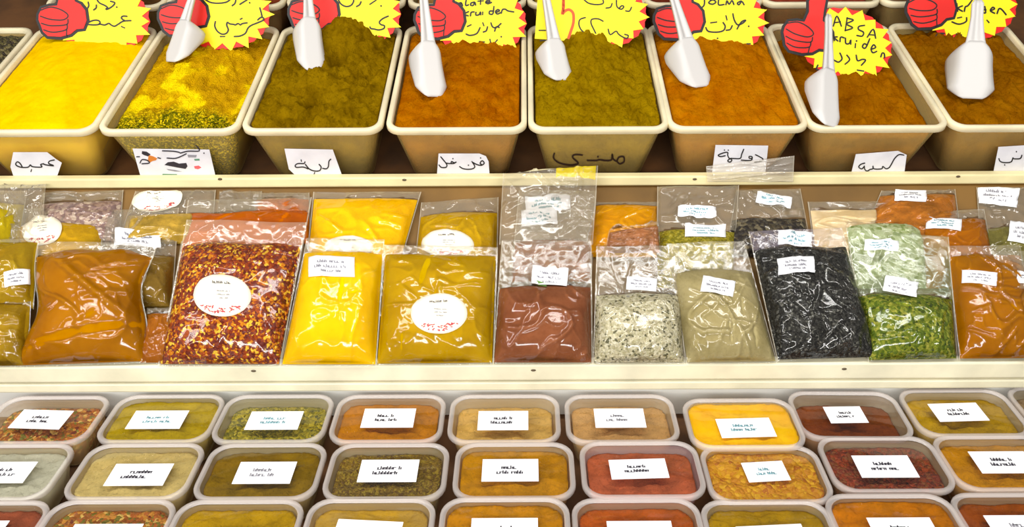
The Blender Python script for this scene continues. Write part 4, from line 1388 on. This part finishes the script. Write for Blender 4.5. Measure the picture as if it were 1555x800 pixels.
# middle row
make_box((2, 714), 0, powder((206, 202, 176), (190, 186, 160), 24, 0.5), 0.010, 'clear box of whitish powder at the start of the middle row', 11, sticker=ST(.002, -.002, .083, .044, 0))
make_box((206, 713), 0, curry((222, 196, 120), .9), 0.008, 'clear box of pale sand powder in the middle row', 12, sticker=ST(.008, -.008, .086, .045, 0))
make_box((397, 713), 0, curry((150, 116, 14)), 0.010, 'clear box of dark olive powder in the middle row', 13, sticker=ST(.006, -.004, .084, .045, 0), inkm=M_GREYINK)
make_box((588, 713), 0, brownherb, 0.014, 'clear box of brown herb flakes with bold printed label in the middle row', 14, sticker=ST(.002, 0, .086, .046, 0), inkm=M_INK)
make_box((781, 712), 0, curry((216, 150, 10)), 0.007, 'clear box of golden orange powder in the middle row', 15, sticker=ST(-.006, 0, .083, .046, 0))
make_box((974, 710), 0, curry((204, 104, 62)), 0.016, 'pinkish clear box of salmon red spice in the middle row', 16, dz=0.004, sticker=ST(-.004, 0, .084, .040, -2), inkm=M_INK, tint=M_BODY_PINK)
make_box((1162, 717), 0, goldmix, 0.006, 'clear box of mustard gold paste set askew with small label', 17, sticker=ST(.002, .004, .062, .040, -4), inkm=M_TEAL)
make_box((1344, 702), 0, redmix, 0.014, 'clear box of dark red brown flakes in the middle row', 18, sticker=ST(-.002, -.006, .084, .046, 0), inkm=M_INK)
make_box((1524, 700), 0, curry((214, 146, 10), .86), 0.012, 'clear box of amber yellow spice at the end of the middle row', 19, sticker=ST(0, 0, .084, .046, 0), inkm=M_INK)
# front row
make_box((-46, 808), 0, curry((176, 92, 60)), 0.010, 'clear box of dusky red spice cut off at the lower corner', 20)
make_box((152, 806), 0, mixbrown, 0.012, 'clear box of orange and green flaky mix in the nearest row', 21, sticker=ST(.006, -.010, .094, .048, 0))
make_box((352, 806), 0, curry((206, 162, 14), .86), 0.010, 'clear box of ochre powder in the nearest row', 22, sticker=ST(0, -.018, .080, .044, 0))
make_box((558, 804), 0, powder((214, 166, 20), (186, 150, 70), 9, 0.5), 0.012, 'clear box part filled with yellow powder leaving one corner empty', 23, sticker=ST(0, -.006, .090, .048, 4), slope=0.0)
make_box((766, 803), 0, curry((222, 150, 14)), 0.005, 'clear box of glossy golden orange powder in the nearest row', 24, dz=0.006, sticker=ST(0, -.002, .090, .046, 0))
make_box((970, 804), 0, curry((204, 98, 30)), 0.010, 'clear box of fiery red orange powder in the nearest row', 25, sticker=ST(.002, -.006, .088, .046, 0))
make_box((1172, 807), 0, curry((196, 152, 14)), 0.010, 'clear box of mustard powder with greyish rim in the nearest row', 26, sticker=ST(0, -.010, .090, .046, -3))
make_box((1366, 797), 0, curry((222, 134, 8)), 0.003, 'clear box brimming with bright orange powder in the nearest row', 27, dz=0.004, sticker=ST(.004, -.008, .086, .046, 0), inkm=M_INK)
make_box((1562, 795), 0, curry((172, 84, 22)), 0.012, 'clear box of brick red powder at the near corner', 28, sticker=ST(-.010, -.006, .086, .046, 0), inkm=M_GREYINK)
